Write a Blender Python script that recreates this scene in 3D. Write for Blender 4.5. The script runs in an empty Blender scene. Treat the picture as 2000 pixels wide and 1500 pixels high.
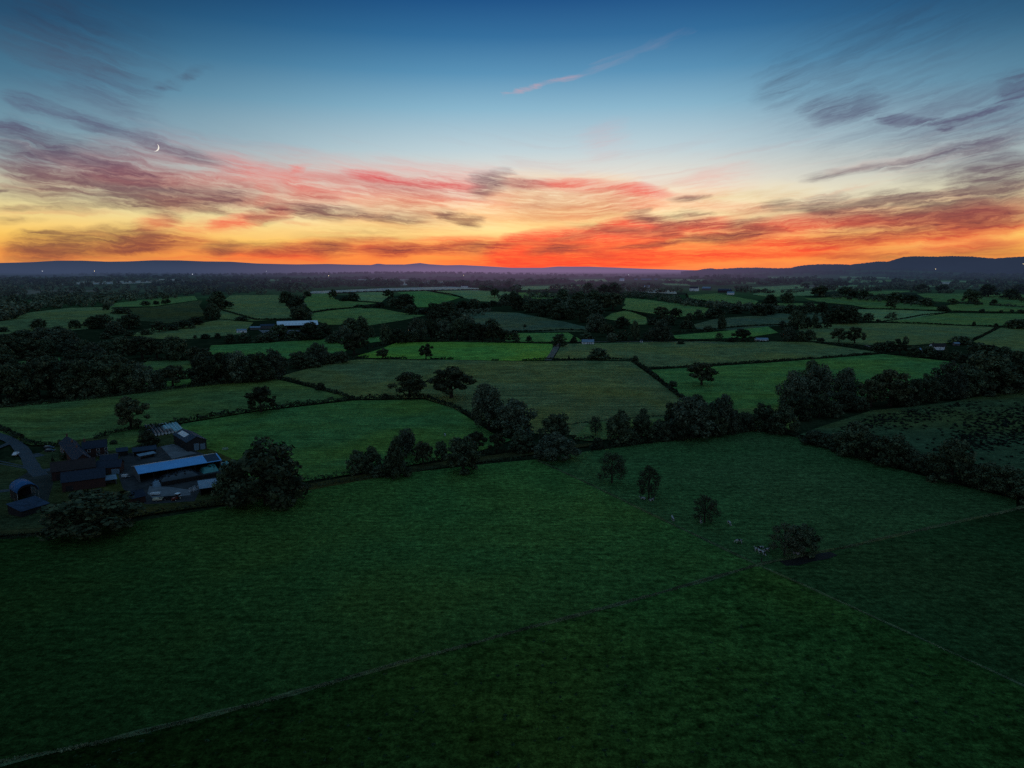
import bpy, bmesh, math, random
import numpy as np
from mathutils import Vector, Matrix, geometry

random.seed(7)
rng = np.random.default_rng(11)
scene = bpy.context.scene
COL = scene.collection

# ------------------------------------------------------------------ camera
CAM_H, FPX, HORIZON = 93.0, 1333.0, 528.0
PITCH = math.atan((750 - HORIZON) / FPX)
cam_d = bpy.data.cameras.new('camera')
cam = bpy.data.objects.new('camera', cam_d)
COL.objects.link(cam)
cam.location = (0, 0, CAM_H)
cam.rotation_euler = (math.radians(90) - PITCH, 0, 0)
cam_d.sensor_width = 36.0
cam_d.lens = 36.0 * FPX / 2000.0
cam_d.clip_start = 1.0
cam_d.clip_end = 200000.0
scene.camera = cam
scene.view_settings.view_transform = 'Standard'
scene.view_settings.look = 'None'
scene.view_settings.exposure = 0
scene.view_settings.gamma = 1
cy = scene.cycles
cy.max_bounces = 4
cy.diffuse_bounces = 2
cy.glossy_bounces = 2
cy.transmission_bounces = 2
cy.transparent_max_bounces = 4
cy.use_adaptive_sampling = True
cy.adaptive_threshold = 0.015
cy.use_denoising = False
try:
    cy.denoiser = 'OPENIMAGEDENOISE'
    cy.denoising_input_passes = 'RGB_ALBEDO_NORMAL'
    cy.denoising_prefilter = 'ACCURATE'
except Exception:
    cy.use_denoising = False
cy.sample_clamp_indirect = 4


def ray(px, py):
    x, y = (px - 1000) / FPX, (750 - py) / FPX
    cp, sp = math.cos(PITCH), math.sin(PITCH)
    v = Vector((x, cp + y * sp, -sp + y * cp))
    return v.normalized()


def azel(px, py):
    d = ray(px, py)
    return math.degrees(math.atan2(d.x, d.y)), math.degrees(math.asin(d.z))


# ------------------------------------------------------------------ terrain
def sstep(a, b, v):
    t = np.clip((v - a) / (b - a), 0, 1)
    return t * t * (3 - 2 * t)


def flat_at(px, py):
    d = ray(px, py)
    t = -CAM_H / d.z
    return d.x * t, d.y * t


KNOLLS = []
for (px, py, amp, sig) in [(110, 625, 9, 170), (330, 615, 6, 150), (500, 600, 8, 200), (690, 620, 5, 160),
                           (850, 582, 11, 300), (1290, 605, 7, 180), (1420, 586, 8, 260), (1060, 622, 6, 170),
                           (1660, 590, 6, 260), (1900, 590, 7, 300), (1300, 690, 1.5, 120), (850, 740, 2.0, 110),
                           (1700, 640, 3, 200)]:
    fx, fy = flat_at(px, py)
    KNOLLS.append((fx, fy, amp, sig))


def H(x, y):
    x = np.asarray(x, float); y = np.asarray(y, float)
    r = np.sqrt(x * x + y * y)
    z = 46 * sstep(1200, 4000, r)
    m = sstep(500, 900, r)
    for (a, b, amp, s) in KNOLLS:
        z = z + amp * np.exp(-((x - a) ** 2 + (y - b) ** 2) / (2 * s * s)) * m
    w = sstep(2500, 5000, r)
    z = z + w * (9 * np.sin(x / 900 + 1.3) * np.cos(y / 1100) + 6 * np.sin(x / 430 + y / 700))
    # wooded ridge in the middle distance, left of centre
    z = z + 26 * np.exp(-((x + 1250) / 950) ** 2 - ((y - 5600) / 700) ** 2)
    # rising ground to the right
    z = z + 55 * np.exp(-((x - 3100) / 1100) ** 2 - ((y - 5900) / 900) ** 2)
    return z


def h(x, y):
    return float(H(x, y))


_T = np.geomspace(60, 30000, 900)


def W(px, py, dz=0.0):
    """the point of the land (or of a level dz above it) under a pixel of the photograph"""
    d = ray(px, py)
    f = CAM_H + d.z * _T - (H(d.x * _T, d.y * _T) + dz)
    k = np.nonzero(f < 0)[0]
    if len(k) == 0:
        i = int(np.argmin(f))
        t = _T[i]
    else:
        i = k[0]
        a, b = _T[i - 1], _T[i]
        for _ in range(40):
            mid = (a + b) / 2
            if CAM_H + d.z * mid - (h(d.x * mid, d.y * mid) + dz) < 0:
                b = mid
            else:
                a = mid
        t = (a + b) / 2
    x, y = d.x * t, d.y * t
    return Vector((x, y, h(x, y) + dz))


def mpp(p):
    """metres per photo pixel at a point"""
    dep = p.y * math.cos(PITCH) + (CAM_H - p.z) * math.sin(PITCH)
    return dep / FPX


# ------------------------------------------------------------------ object helpers
def tag(o, label=None, cat=None, group=None, kind=None):
    if label: o['label'] = label
    if cat: o['category'] = cat
    if group: o['group'] = group
    if kind: o['kind'] = kind
    return o


def empty(name, loc=(0, 0, 0), rz=0.0, scale=(1, 1, 1)):
    o = bpy.data.objects.new(name, None)
    COL.objects.link(o)
    o.location = loc
    o.rotation_euler = (0, 0, rz)
    o.scale = scale
    o.empty_display_size = 0.5
    return o


def mesh_of(name, verts, faces, mats, smooth=False, mi=None):
    me = bpy.data.meshes.new(name)
    me.from_pydata([tuple(v) for v in verts], [], [tuple(f) for f in faces])
    for m in (mats if isinstance(mats, (list, tuple)) else [mats]):
        me.materials.append(m)
    if mi is not None:
        me.polygons.foreach_set('material_index', mi)
    if smooth:
        me.polygons.foreach_set('use_smooth', [True] * len(me.polygons))
    me.update()
    return me


def link(name, me, parent=None, loc=None, rz=None):
    o = bpy.data.objects.new(name, me)
    COL.objects.link(o)
    if parent: o.parent = parent
    if loc is not None: o.location = loc
    if rz is not None: o.rotation_euler = (0, 0, rz)
    return o


class MB:
    """collects simple shapes and links them as one mesh"""
    def __init__(s):
        s.v, s.f = [], []

    def add(s, v, f):
        n = len(s.v)
        s.v += [tuple(p) for p in v]
        s.f += [tuple(i + n for i in q) for q in f]
        return s

    def box(s, x0, y0, z0, x1, y1, z1):
        v = [(x0, y0, z0), (x1, y0, z0), (x1, y1, z0), (x0, y1, z0), (x0, y0, z1), (x1, y0, z1), (x1, y1, z1), (x0, y1, z1)]
        return s.add(v, [(0, 3, 2, 1), (4, 5, 6, 7), (0, 1, 5, 4), (1, 2, 6, 5), (2, 3, 7, 6), (3, 0, 4, 7)])

    def prism(s, prof, a, b, axis='x'):
        """profile (u,z) pulled along an axis from a to b"""
        n = len(prof)
        if axis == 'x':
            v = [(a, u, z) for u, z in prof] + [(b, u, z) for u, z in prof]
        else:
            v = [(u, a, z) for u, z in prof] + [(u, b, z) for u, z in prof]
        f = [(i, (i + 1) % n, n + (i + 1) % n, n + i) for i in range(n)] + [tuple(range(n))[::-1], tuple(range(n, 2 * n))]
        return s.add(v, f)

    def tube(s, p, q, r0, r1, n=6):
        p, q = Vector(p), Vector(q)
        d = (q - p).normalized()
        a = d.orthogonal().normalized()
        b = d.cross(a)
        v = []
        for c, r in ((p, r0), (q, r1)):
            for i in range(n):
                t = 2 * math.pi * i / n
                v.append(c + a * (r * math.cos(t)) + b * (r * math.sin(t)))
        f = [(i, (i + 1) % n, n + (i + 1) % n, n + i) for i in range(n)] + [tuple(range(n))[::-1], tuple(range(n, 2 * n))]
        return s.add(v, f)

    def torus(s, c, R, r, axis='z', n=16, m=6):
        v, f = [], []
        for i in range(n):
            a = 2 * math.pi * i / n
            for j in range(m):
                b = 2 * math.pi * j / m
                q = ((R + r * math.cos(b)) * math.cos(a), (R + r * math.cos(b)) * math.sin(a), r * math.sin(b))
                if axis == 'y': q = (q[0], q[2], q[1])
                if axis == 'x': q = (q[2], q[0], q[1])
                v.append((c[0] + q[0], c[1] + q[1], c[2] + q[2]))
                f.append((i * m + j, ((i + 1) % n) * m + j, ((i + 1) % n) * m + (j + 1) % m, i * m + (j + 1) % m))
        return s.add(v, f)

    def mesh(s, name, mat, smooth=False):
        return mesh_of(name, s.v, s.f, mat, smooth)

    def build(s, name, mat, parent=None, smooth=False):
        return link(name, s.mesh(name, mat, smooth), parent)


def copy_tree(o, parent=None):
    c = o.copy()
    COL.objects.link(c)
    if parent: c.parent = parent
    for ch in list(o.children):
        copy_tree(ch, c)
    return c


# ------------------------------------------------------------------ node helpers
def srgb(r, g, b, a=None):
    f = lambda c: (c / 255 / 12.92) if c / 255 <= 0.04045 else ((c / 255 + 0.055) / 1.055) ** 2.4
    return (f(r), f(g), f(b), 1.0)


class NT:
    def __init__(s, tree):
        s.t = tree
        s.n = tree.nodes
        s.l = tree.links

    def node(s, t, **k):
        n = s.n.new(t)
        for a, b in k.items():
            setattr(n, a, b)
        return n

    def set(s, sock, val):
        if val is None: return
        if hasattr(val, 'is_output') or isinstance(val, bpy.types.NodeSocket):
            s.l.new(val, sock)
        else:
            sock.default_value = val

    def math(s, op, a, b=None, c=None, clamp=False):
        n = s.node('ShaderNodeMath', operation=op)
        n.use_clamp = clamp
        s.set(n.inputs[0], a); s.set(n.inputs[1], b); s.set(n.inputs[2], c)
        return n.outputs[0]

    def vmath(s, op, a, b=None):
        n = s.node('ShaderNodeVectorMath', operation=op)
        s.set(n.inputs[0], a); s.set(n.inputs[1], b)
        return n.outputs['Value'] if op in ('LENGTH', 'DOT_PRODUCT') else n.outputs[0]

    def comb(s, x, y, z):
        n = s.node('ShaderNodeCombineXYZ')
        s.set(n.inputs[0], x); s.set(n.inputs[1], y); s.set(n.inputs[2], z)
        return n.outputs[0]

    def sep(s, v):
        n = s.node('ShaderNodeSeparateXYZ')
        s.set(n.inputs[0], v)
        return n.outputs

    def noise(s, vec, scale=1.0, detail=2.0, rough=0.5, dist=0.0, out=0):
        n = s.node('ShaderNodeTexNoise')
        s.set(n.inputs['Vector'], vec)
        n.inputs['Scale'].default_value = scale
        n.inputs['Detail'].default_value = detail
        n.inputs['Roughness'].default_value = rough
        n.inputs['Distortion'].default_value = dist
        return n.outputs[out]

    def maprange(s, v, a, b, c=0.0, d=1.0, interp='SMOOTHSTEP'):
        n = s.node('ShaderNodeMapRange', interpolation_type=interp)
        n.clamp = True
        s.set(n.inputs['Value'], v)
        for k, x in (('From Min', a), ('From Max', b), ('To Min', c), ('To Max', d)):
            s.set(n.inputs[k], x)
        return n.outputs[0]

    def mix(s, fac, a, b, blend='MIX'):
        n = s.node('ShaderNodeMix', data_type='RGBA', blend_type=blend)
        s.set(n.inputs[0], fac); s.set(n.inputs[6], a); s.set(n.inputs[7], b)
        return n.outputs[2]

    def ramp(s, fac, stops, interp='LINEAR'):
        n = s.node('ShaderNodeValToRGB')
        e = n.color_ramp.elements
        n.color_ramp.interpolation = interp
        while len(e) < len(stops): e.new(0.5)
        for k, (p, c) in zip(e, stops):
            k.position = p; k.color = c
        s.set(n.inputs[0], fac)
        return n.outputs[0]

    def mapping(s, vec, loc=(0, 0, 0), rot=(0, 0, 0), scale=(1, 1, 1), typ='POINT'):
        n = s.node('ShaderNodeMapping', vector_type=typ)
        s.set(n.inputs[0], vec)
        n.inputs['Location'].default_value = loc
        n.inputs['Rotation'].default_value = rot
        n.inputs['Scale'].default_value = scale
        return n.outputs[0]

    def bump(s, height, strength, dist):
        n = s.node('ShaderNodeBump')
        n.inputs['Strength'].default_value = strength
        n.inputs['Distance'].default_value = dist
        s.set(n.inputs['Height'], height)
        return n.outputs[0]


# ------------------------------------------------------------------ sky
def build_sky():
    w = bpy.data.worlds.new('World')
    scene.world = w
    w.use_nodes = True
    t = NT(w.node_tree)
    t.n.clear()
    out = t.node('ShaderNodeOutputWorld')
    tc = t.node('ShaderNodeTexCoord')
    d = tc.outputs['Generated']
    x, y, z = t.sep(d)
    az = t.math('MULTIPLY', t.math('ARCTAN2', x, y), 57.2958)
    el = t.math('MULTIPLY', t.math('ARCSINE', z), 57.2958)
    E = t.math('DIVIDE', el, 40.0)
    def stops(L): return [(min(1, e / 40), srgb(*c)) for e, c in L]
    C = t.ramp(E, stops(SKY_CENTRE))
    S = t.ramp(E, stops(SKY_SIDE))
    B = t.ramp(E, stops(SKY_BACK))
    aaz = t.math('ABSOLUTE', t.math('SUBTRACT', az, 4.0))
    base = t.mix(t.maprange(aaz, 4, 44), C, S)
    base = t.mix(t.maprange(aaz, 50, 130), base, B)
    # cirrus fans out from the sunset: fan coordinate
    fan = t.math('DIVIDE', el, t.math('ADD', t.math('MULTIPLY', t.math('POWER', t.math('DIVIDE', aaz, 38.0), 1.3), 1.0), 1.0))
    q = t.comb(t.math('MULTIPLY', az, 0.10), t.math('MULTIPLY', fan, 0.62), 0.0)
    w1 = t.noise(q, 0.9, 3.0, 0.55, 0.3, out=1)
    w2 = t.noise(t.comb(t.math('MULTIPLY', az, 0.42), t.math('MULTIPLY', fan, 1.7), 3.0), 1.0, 4.0, 0.6, 0.6, out=1)
    v1 = t.vmath('MULTIPLY', t.vmath('SUBTRACT', w1, (0.5, 0.5, 0.5)), (5.0, 1.0, 0.0))
    v2 = t.vmath('MULTIPLY', t.vmath('SUBTRACT', w2, (0.5, 0.5, 0.5)), (2.2, 0.5, 0.0))
    p = t.vmath('ADD', t.comb(az, el, 0.0), t.vmath('ADD', v1, v2))
    pf = t.vmath('ADD', t.comb(t.math('MULTIPLY', az, 1.0), fan, 0.0), v2)
    # wisps: fine streaks drawn out along the fan
    n1 = t.noise(t.vmath('MULTIPLY', pf, (0.10, 1.9, 1.0)), 1.0, 6.0, 0.60, 0.3)
    n2 = t.noise(t.vmath('MULTIPLY', pf, (0.30, 5.6, 1.0)), 1.0, 5.0, 0.62, 0.2)
    wisp = t.math('ADD', t.math('MULTIPLY', n1, 0.72), t.math('MULTIPLY', n2, 0.28))
    n3 = t.noise(t.vmath('MULTIPLY', pf, (0.75, 11.0, 1.0)), 1.0, 3.0, 0.6, 0.1)
    wisp = t.math('ADD', t.math('MULTIPLY', wisp, 0.88), t.math('MULTIPLY', n3, 0.12))
    k = t.maprange(wisp, 0.35, 0.64)

    def strokes(L, lo, hi):
        acc = None
        for poly in L:
            *pts, wid, op = poly
            P = [azel(*pts[i:i + 2]) for i in range(0, len(pts), 2)]
            for a, b in zip(P[:-1], P[1:]):
                ln = math.hypot(b[0] - a[0], b[1] - a[1]) / 2
                c = ((a[0] + b[0]) / 2, (a[1] + b[1]) / 2, 0)
                hx = ln * 1.35 + wid * 0.043 * 2 + 3.6
                if c[0] + hx < lo or c[0] - hx > hi: continue
                m = t.mapping(p, c, (0, 0, math.atan2(b[1] - a[1], b[0] - a[0])), (ln * 1.35 + wid * 0.043, wid * 0.043 * STROKE_W, 1.0), 'TEXTURE')
                g = t.node('ShaderNodeTexGradient', gradient_type='SPHERICAL')
                t.l.new(m, g.inputs[0])
                acc = t.math('MULTIPLY_ADD', g.outputs[1], op * 1.35, acc if acc is not None else 0.0)
        return acc

    # thin general veil of pink and yellow low in the west
    veil = t.maprange(t.noise(t.vmath('MULTIPLY', pf, (0.06, 1.0, 1.0)), 1.0, 5.0, 0.6, 1.2), 0.47, 0.70)
    vz = t.math('MULTIPLY', t.maprange(el, 12.5, 5.5), t.maprange(aaz, 80, 40))
    vcol = t.ramp(t.math('DIVIDE', el, 12.0), [(0.0, srgb(225, 84, 62)), (0.25, srgb(232, 120, 78)), (0.45, srgb(226, 160, 130)), (0.7, srgb(205, 165, 165)), (1.0, srgb(120, 135, 160))])
    base = t.mix(t.math('MULTIPLY', t.math('MULTIPLY', veil, vz), 0.38), base, vcol)

    # the physical dusk sky adds its own faint glow
    ns = t.node('ShaderNodeTexSky', sky_type='NISHITA')
    ns.sun_disc = False
    ns.sun_elevation = math.radians(0.6)
    ns.sun_rotation = math.radians(6.0)
    ns.altitude = 100
    sky = t.vmath('MULTIPLY', ns.outputs[0], (0.008, 0.008, 0.008))
    base = t.vmath('ADD', base, sky)
    e12, e16 = t.math('DIVIDE', el, 12.0), t.math('DIVIDE', el, 16.0)
    kk = [t.math('ADD', t.math('MULTIPLY', k, 1.0 - lo), lo) for lo in (0.45, 0.2, 0.34, 0.12)]
    layers = [(ST_LIGHT, t.ramp(e16, [(0, srgb(255, 190, 95)), (0.35, srgb(255, 222, 150)), (0.6, srgb(255, 242, 214)), (1, srgb(225, 205, 205))])),
              (ST_PINK, t.ramp(e16, [(0, srgb(250, 62, 48)), (0.3, srgb(244, 108, 84)), (0.5, srgb(240, 140, 132)), (0.8, srgb(214, 160, 168)), (1, srgb(190, 160, 172))])),
              (ST_RED, t.ramp(e16, [(0, srgb(250, 60, 46)), (0.2, srgb(250, 44, 48)), (0.5, srgb(234, 62, 70)), (1, srgb(215, 84, 92))])),
              (ST_DARK, t.ramp(e16, [(0, srgb(128, 66, 58)), (0.2, srgb(108, 70, 66)), (0.42, srgb(92, 68, 88)), (0.65, srgb(84, 80, 112)), (0.85, srgb(74, 88, 112)), (1, srgb(46, 68, 96))]))]
    inner = t.maprange(t.math('ADD', t.math('MULTIPLY', n2, .5), t.math('MULTIPLY', n3, .5)), .36, .62, .78, 1.0)
    plain_bg = t.node('ShaderNodeBackground')
    t.l.new(base, plain_bg.inputs[0])
    edges = [-50, -24, -10, 3, 14, 26, 50]
    shader = None
    for i in reversed(range(len(edges) - 1)):
        col = base
        for (L, cc), kl in zip(layers, kk):
            m = strokes(L, edges[i], edges[i + 1])
            if m is None: continue
            m = t.maprange(t.math('MULTIPLY', m, kl), 0.0, 1.1, 0.0, 1.0, 'SMOOTHERSTEP' if False else 'LINEAR')
            m = t.math('MULTIPLY', t.math('SUBTRACT', 1.0, t.math('EXPONENT', t.math('MULTIPLY', m, -1.9))), inner)
            col = t.mix(m, col, cc)
        bg = t.node('ShaderNodeBackground')
        t.l.new(col, bg.inputs[0])
        if shader is None:
            shader = bg.outputs[0]
        else:
            mx = t.node('ShaderNodeMixShader')
            t.l.new(t.math('GREATER_THAN', az, float(edges[i + 1])), mx.inputs[0])
            t.l.new(bg.outputs[0], mx.inputs[1]); t.l.new(shader, mx.inputs[2])
            shader = mx.outputs[0]
    inside = t.math('MULTIPLY', t.math('LESS_THAN', t.math('ABSOLUTE', az), 48.0), t.math('MULTIPLY', t.math('LESS_THAN', el, 26.0), t.math('GREATER_THAN', el, -2.0)))
    mx = t.node('ShaderNodeMixShader')
    t.l.new(inside, mx.inputs[0]); t.l.new(plain_bg.outputs[0], mx.inputs[1]); t.l.new(shader, mx.inputs[2])
    t.l.new(mx.outputs[0], out.inputs[0])
    w.cycles.sampling_method = 'MANUAL'
    w.cycles.sample_map_resolution = 512


STROKE_W = 2.5
SKY_CENTRE = [(0, (250, 128, 74)), (1.0, (255, 150, 70)), (2.2, (255, 200, 108)), (3.4, (255, 232, 164)), (5.2, (252, 238, 208)),
              (7.4, (224, 222, 212)), (9.4, (186, 208, 216)), (12.5, (132, 180, 204)), (15, (82, 144, 182)), (17.5, (40, 108, 156)), (19.9, (10, 80, 134)),
              (24, (18, 80, 128)), (40, (78, 116, 148))]
SKY_SIDE = [(0, (216, 128, 78)), (1.2, (238, 158, 74)), (2.6, (250, 202, 100)), (4, (238, 216, 146)), (5.5, (206, 206, 170)),
            (7.2, (150, 172, 174)), (9.4, (108, 146, 164)), (12.5, (64, 114, 142)), (16, (26, 76, 110)), (19, (8, 50, 84)),
            (24, (22, 54, 88)), (40, (78, 116, 148))]
SKY_BACK = [(0, (118, 114, 124)), (5, (132, 132, 146)), (12, (116, 126, 144)), (25, (96, 120, 144)), (40, (78, 116, 148))]
ST_DARK = [
    (0, 305, 300, 338, 600, 366, 44, .12), (150, 350, 420, 386, 640, 400, 16, .15), (0, 345, 200, 372, 400, 392, 10, .35), (640, 355, 980, 375, 12, .2),
    (0, 282, 200, 322, 420, 354, 36, .30), (0, 300, 120, 330, 260, 352, 24, .25), (1500, 190, 1750, 125, 2010, 50, 75, .10), (1560, 205, 1780, 225, 2010, 200, 36, .12),
    (1400, 415, 1600, 425, 1800, 418, 2010, 398, 22, .30), (1780, 400, 1900, 372, 2010, 335, 30, .30), (1650, 452, 1850, 440, 2010, 425, 9, .4), (0, 385, 200, 388, 430, 402, 12, .22),
    (1010, 398, 1120, 396, 1240, 404, 16, .22), (0, 10, 130, 70, 260, 150, 55, .25), (200, 360, 380, 380, 520, 400, 14, .25), (600, 470, 800, 466, 12, .25), (1750, 285, 1900, 262, 2010, 230, 30, .22),
    (30, 465, 220, 460, 420, 470, 8, .45), (560, 400, 700, 412, 860, 420, 12, .35), (1120, 440, 1300, 462, 1450, 470, 5, .5), (1020, 470, 1200, 500, 5, .3), (1600, 500, 1850, 490, 2000, 480, 6, .4),
    (165, 328, 235, 345, 315, 364, 11, .85), (160, 340, 300, 372, 8, .4), (0, 268, 70, 285, 150, 312, 15, .55), (0, 190, 120, 222, 230, 255, 330, 288, 420, 312, 6, .5),
    (0, 318, 130, 348, 290, 382, 430, 394, 8, .5), (20, 486, 150, 470, 330, 464, 13, .85), (60, 492, 220, 486, 360, 484, 7, .5),
    (0, 405, 180, 403, 350, 401, 3, .5), (368, 402, 455, 416, 4, .7), (420, 390, 452, 388, 10, .55), (500, 424, 560, 412, 690, 414, 8, .75),
    (670, 420, 800, 430, 4, .75), (400, 489, 480, 484, 600, 487, 690, 484, 7, .8), (720, 492, 850, 488, 1000, 478, 6, .75),
    (850, 415, 905, 433, 948, 438, 5, .7), (925, 368, 958, 357, 985, 352, 11, .6), (980, 362, 1070, 362, 6, .4), (50, 455, 100, 452, 3, .6), (315, 168, 395, 135, 5, .4),
    (308, 176, 345, 175, 3, .4), (130, 80, 200, 150, 275, 190, 24, .35), (40, 5, 130, 70, 34, .35), (275, 412, 345, 425, 8, .5), (0, 428, 60, 428, 3, .4),
    (1230, 420, 1285, 429, 7, .85), (1265, 446, 1325, 431, 1385, 425, 10, .95), (1380, 446, 1500, 431, 6, .65), (1430, 461, 1525, 449, 6, .7),
    (1580, 402, 1700, 411, 1850, 407, 2000, 388, 12, .65), (1700, 395, 1760, 389, 1810, 396, 9, .9), (1490, 398, 1570, 402, 1640, 416, 5, .6),
    (1850, 392, 1920, 357, 2010, 330, 15, .8), (1835, 378, 1870, 388, 5, .6), (1560, 471, 1750, 451, 2010, 420, 8, .65), (1200, 486, 1350, 469, 1500, 456, 4, .7),
    (1040, 492, 1145, 482, 4, .8), (1080, 470, 1150, 458, 5, .5), (1490, 172, 1560, 145, 20, .34), (1590, 212, 1650, 217, 1710, 196, 13, .42), (1690, 228, 1780, 239, 1850, 243, 4.5, .9),
    (1830, 246, 1920, 211, 2010, 166, 4.5, .9), (1950, 162, 2010, 142, 9, .5), (1600, 120, 1750, 60, 1860, 15, 30, .14), (1580, 350, 1660, 333, 1750, 328, 4, .5),
    (1740, 328, 1850, 308, 2010, 268, 7, .4), (1850, 292, 2010, 258, 13, .35), (1320, 388, 1390, 382, 4, .6), (0, 372, 30, 371, 2, .8), (560, 412, 640, 430, 5, .4),
    (100, 300, 300, 330, 14, .3), (1640, 280, 2000, 200, 30, .12), (0, 240, 40, 250, 8, .4)]
ST_RED = [
    (1350, 472, 1600, 450, 1850, 436, 2010, 417, 8, .6), (1250, 500, 1500, 500, 1750, 488, 2010, 470, 5, .6), (1400, 442, 1700, 432, 6, .5), (1560, 480, 1800, 462, 2010, 446, 6, .55), (380, 500, 700, 497, 900, 490, 7, .4),
    (1150, 402, 1350, 398, 1500, 405, 6, .35),
    (980, 502, 1150, 481, 1290, 455, 20, 2.0), (950, 491, 1100, 466, 1300, 451, 1410, 440, 11, 1.2), (1080, 512, 1400, 491, 1620, 468, 12, .85),
    (880, 512, 1100, 516, 1320, 506, 7, .6), (690, 338, 800, 352, 930, 362, 5, .85), (1010, 361, 1190, 366, 1310, 373, 6, .75),
    (430, 441, 520, 423, 565, 411, 6, .75), (250, 436, 335, 431, 7, .5), (540, 492, 680, 480, 800, 486, 1000, 470, 9, .7), (1400, 456, 1600, 431, 1800, 424, 2010, 402, 9, .65),
    (1500, 481, 1700, 466, 2010, 436, 7, .65), (200, 478, 420, 470, 8, .4), (1330, 440, 1440, 428, 6, .5), (1680, 440, 2000, 424, 6, .4), (1140, 384, 1390, 378, 5, .35)]
ST_PINK = [
    (200, 325, 450, 345, 700, 378, 960, 392, 30, .32), (640, 350, 850, 368, 1050, 385, 24, .26), (450, 395, 620, 400, 12, .3), (1000, 420, 1250, 415, 10, .2), (0, 330, 180, 352, 16, .25),
    (180, 338, 330, 352, 600, 346, 8, .5), (415, 308, 540, 342, 650, 392, 12, .5), (570, 327, 602, 323, 4, .9), (600, 350, 760, 385, 900, 400, 12, .28), (500, 372, 524, 384, 9, .45),
    (700, 345, 1000, 380, 18, .12), (1000, 184, 1090, 158, 1150, 146, 2.4, .5), (1140, 148, 1240, 105, 1340, 62, 4, .11), (300, 400, 470, 390, 9, .35),
    (1000, 400, 1250, 380, 20, .3), (1350, 355, 1480, 340, 12, .25), (1150, 290, 1220, 255, 14, .15), (100, 330, 300, 345, 14, .3), (250, 455, 480, 440, 8, .4)]
ST_LIGHT = [
    (950, 388, 1100, 384, 1250, 400, 22, .8), (820, 420, 1000, 430, 1200, 418, 14, .75), (1250, 400, 1450, 395, 16, .5), (1000, 441, 1130, 438, 1240, 428, 8, .7), (650, 440, 850, 448, 7, .5), (700, 400, 860, 395, 12, .4), (400, 458, 650, 452, 900, 455, 7, .5), (600, 438, 830, 440, 6, .4),
    (1300, 440, 1420, 470, 6, .3), (1650, 490, 2000, 465, 7, .4), (0, 440, 300, 445, 7, .3), (1400, 395, 1560, 380, 14, .3)]
ST_DARK = [p[:-1] + (p[-1] * (1.2 if p[-2] <= 15 else .9),) for p in ST_DARK]
build_sky()

sun_d = bpy.data.lights.new('sun', 'SUN')
sun_d.energy = 0.06
sun_d.angle = math.radians(20)
sun_d.color = (1.0, 0.55, 0.35)
sun = bpy.data.objects.new('sun', sun_d)
COL.objects.link(sun)
sun.rotation_euler = Vector((math.sin(math.radians(6)), math.cos(math.radians(6)), math.tan(math.radians(4)))).to_track_quat('Z', 'Y').to_euler()

# ------------------------------------------------------------------ materials
def painted_haze_group():  # distance haze painted onto the surfaces as added emission
    g = bpy.data.node_groups.new('painted_haze', 'ShaderNodeTree')
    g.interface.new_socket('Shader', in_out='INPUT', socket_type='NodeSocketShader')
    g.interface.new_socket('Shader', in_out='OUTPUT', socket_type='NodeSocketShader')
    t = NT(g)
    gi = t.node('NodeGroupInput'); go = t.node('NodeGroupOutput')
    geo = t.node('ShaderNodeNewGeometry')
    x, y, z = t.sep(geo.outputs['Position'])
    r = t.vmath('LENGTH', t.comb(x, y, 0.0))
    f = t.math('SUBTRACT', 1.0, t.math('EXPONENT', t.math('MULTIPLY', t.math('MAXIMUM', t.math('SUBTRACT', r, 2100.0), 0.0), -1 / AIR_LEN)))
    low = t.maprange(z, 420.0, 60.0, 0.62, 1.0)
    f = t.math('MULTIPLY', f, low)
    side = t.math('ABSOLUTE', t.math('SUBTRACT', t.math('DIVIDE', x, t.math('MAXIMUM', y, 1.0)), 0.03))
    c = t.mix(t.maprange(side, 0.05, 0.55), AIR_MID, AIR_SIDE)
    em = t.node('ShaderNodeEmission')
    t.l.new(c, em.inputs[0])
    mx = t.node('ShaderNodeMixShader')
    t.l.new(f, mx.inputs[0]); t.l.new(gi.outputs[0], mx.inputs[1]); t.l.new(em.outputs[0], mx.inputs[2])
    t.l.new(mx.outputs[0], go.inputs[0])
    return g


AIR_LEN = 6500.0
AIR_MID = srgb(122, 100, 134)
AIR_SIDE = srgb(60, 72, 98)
PAINTED_HAZE_NODES = painted_haze_group()


def new_mat(name):
    m = bpy.data.materials.new(name)
    m.use_nodes = True
    m.cycles.emission_sampling = 'NONE'
    t = NT(m.node_tree)
    t.n.clear()
    return m, t


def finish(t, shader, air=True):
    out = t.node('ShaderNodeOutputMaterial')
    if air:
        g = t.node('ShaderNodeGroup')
        g.node_tree = PAINTED_HAZE_NODES
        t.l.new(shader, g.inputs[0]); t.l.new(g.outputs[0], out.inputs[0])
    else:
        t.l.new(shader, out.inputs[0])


def principled(t, col, rough=0.9, spec=0.1, normal=None, metal=0.0):
    b = t.node('ShaderNodeBsdfPrincipled')
    t.set(b.inputs['Base Color'], col)
    t.set(b.inputs['Roughness'], rough)
    b.inputs['Specular IOR Level'].default_value = spec
    b.inputs['Metallic'].default_value = metal
    if normal is not None: t.l.new(normal, b.inputs['Normal'])
    return b


def C4(c): return (c[0], c[1], c[2], 1.0)
def mul(c, k): return (c[0] * k, c[1] * k, c[2] * k, 1.0)


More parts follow.
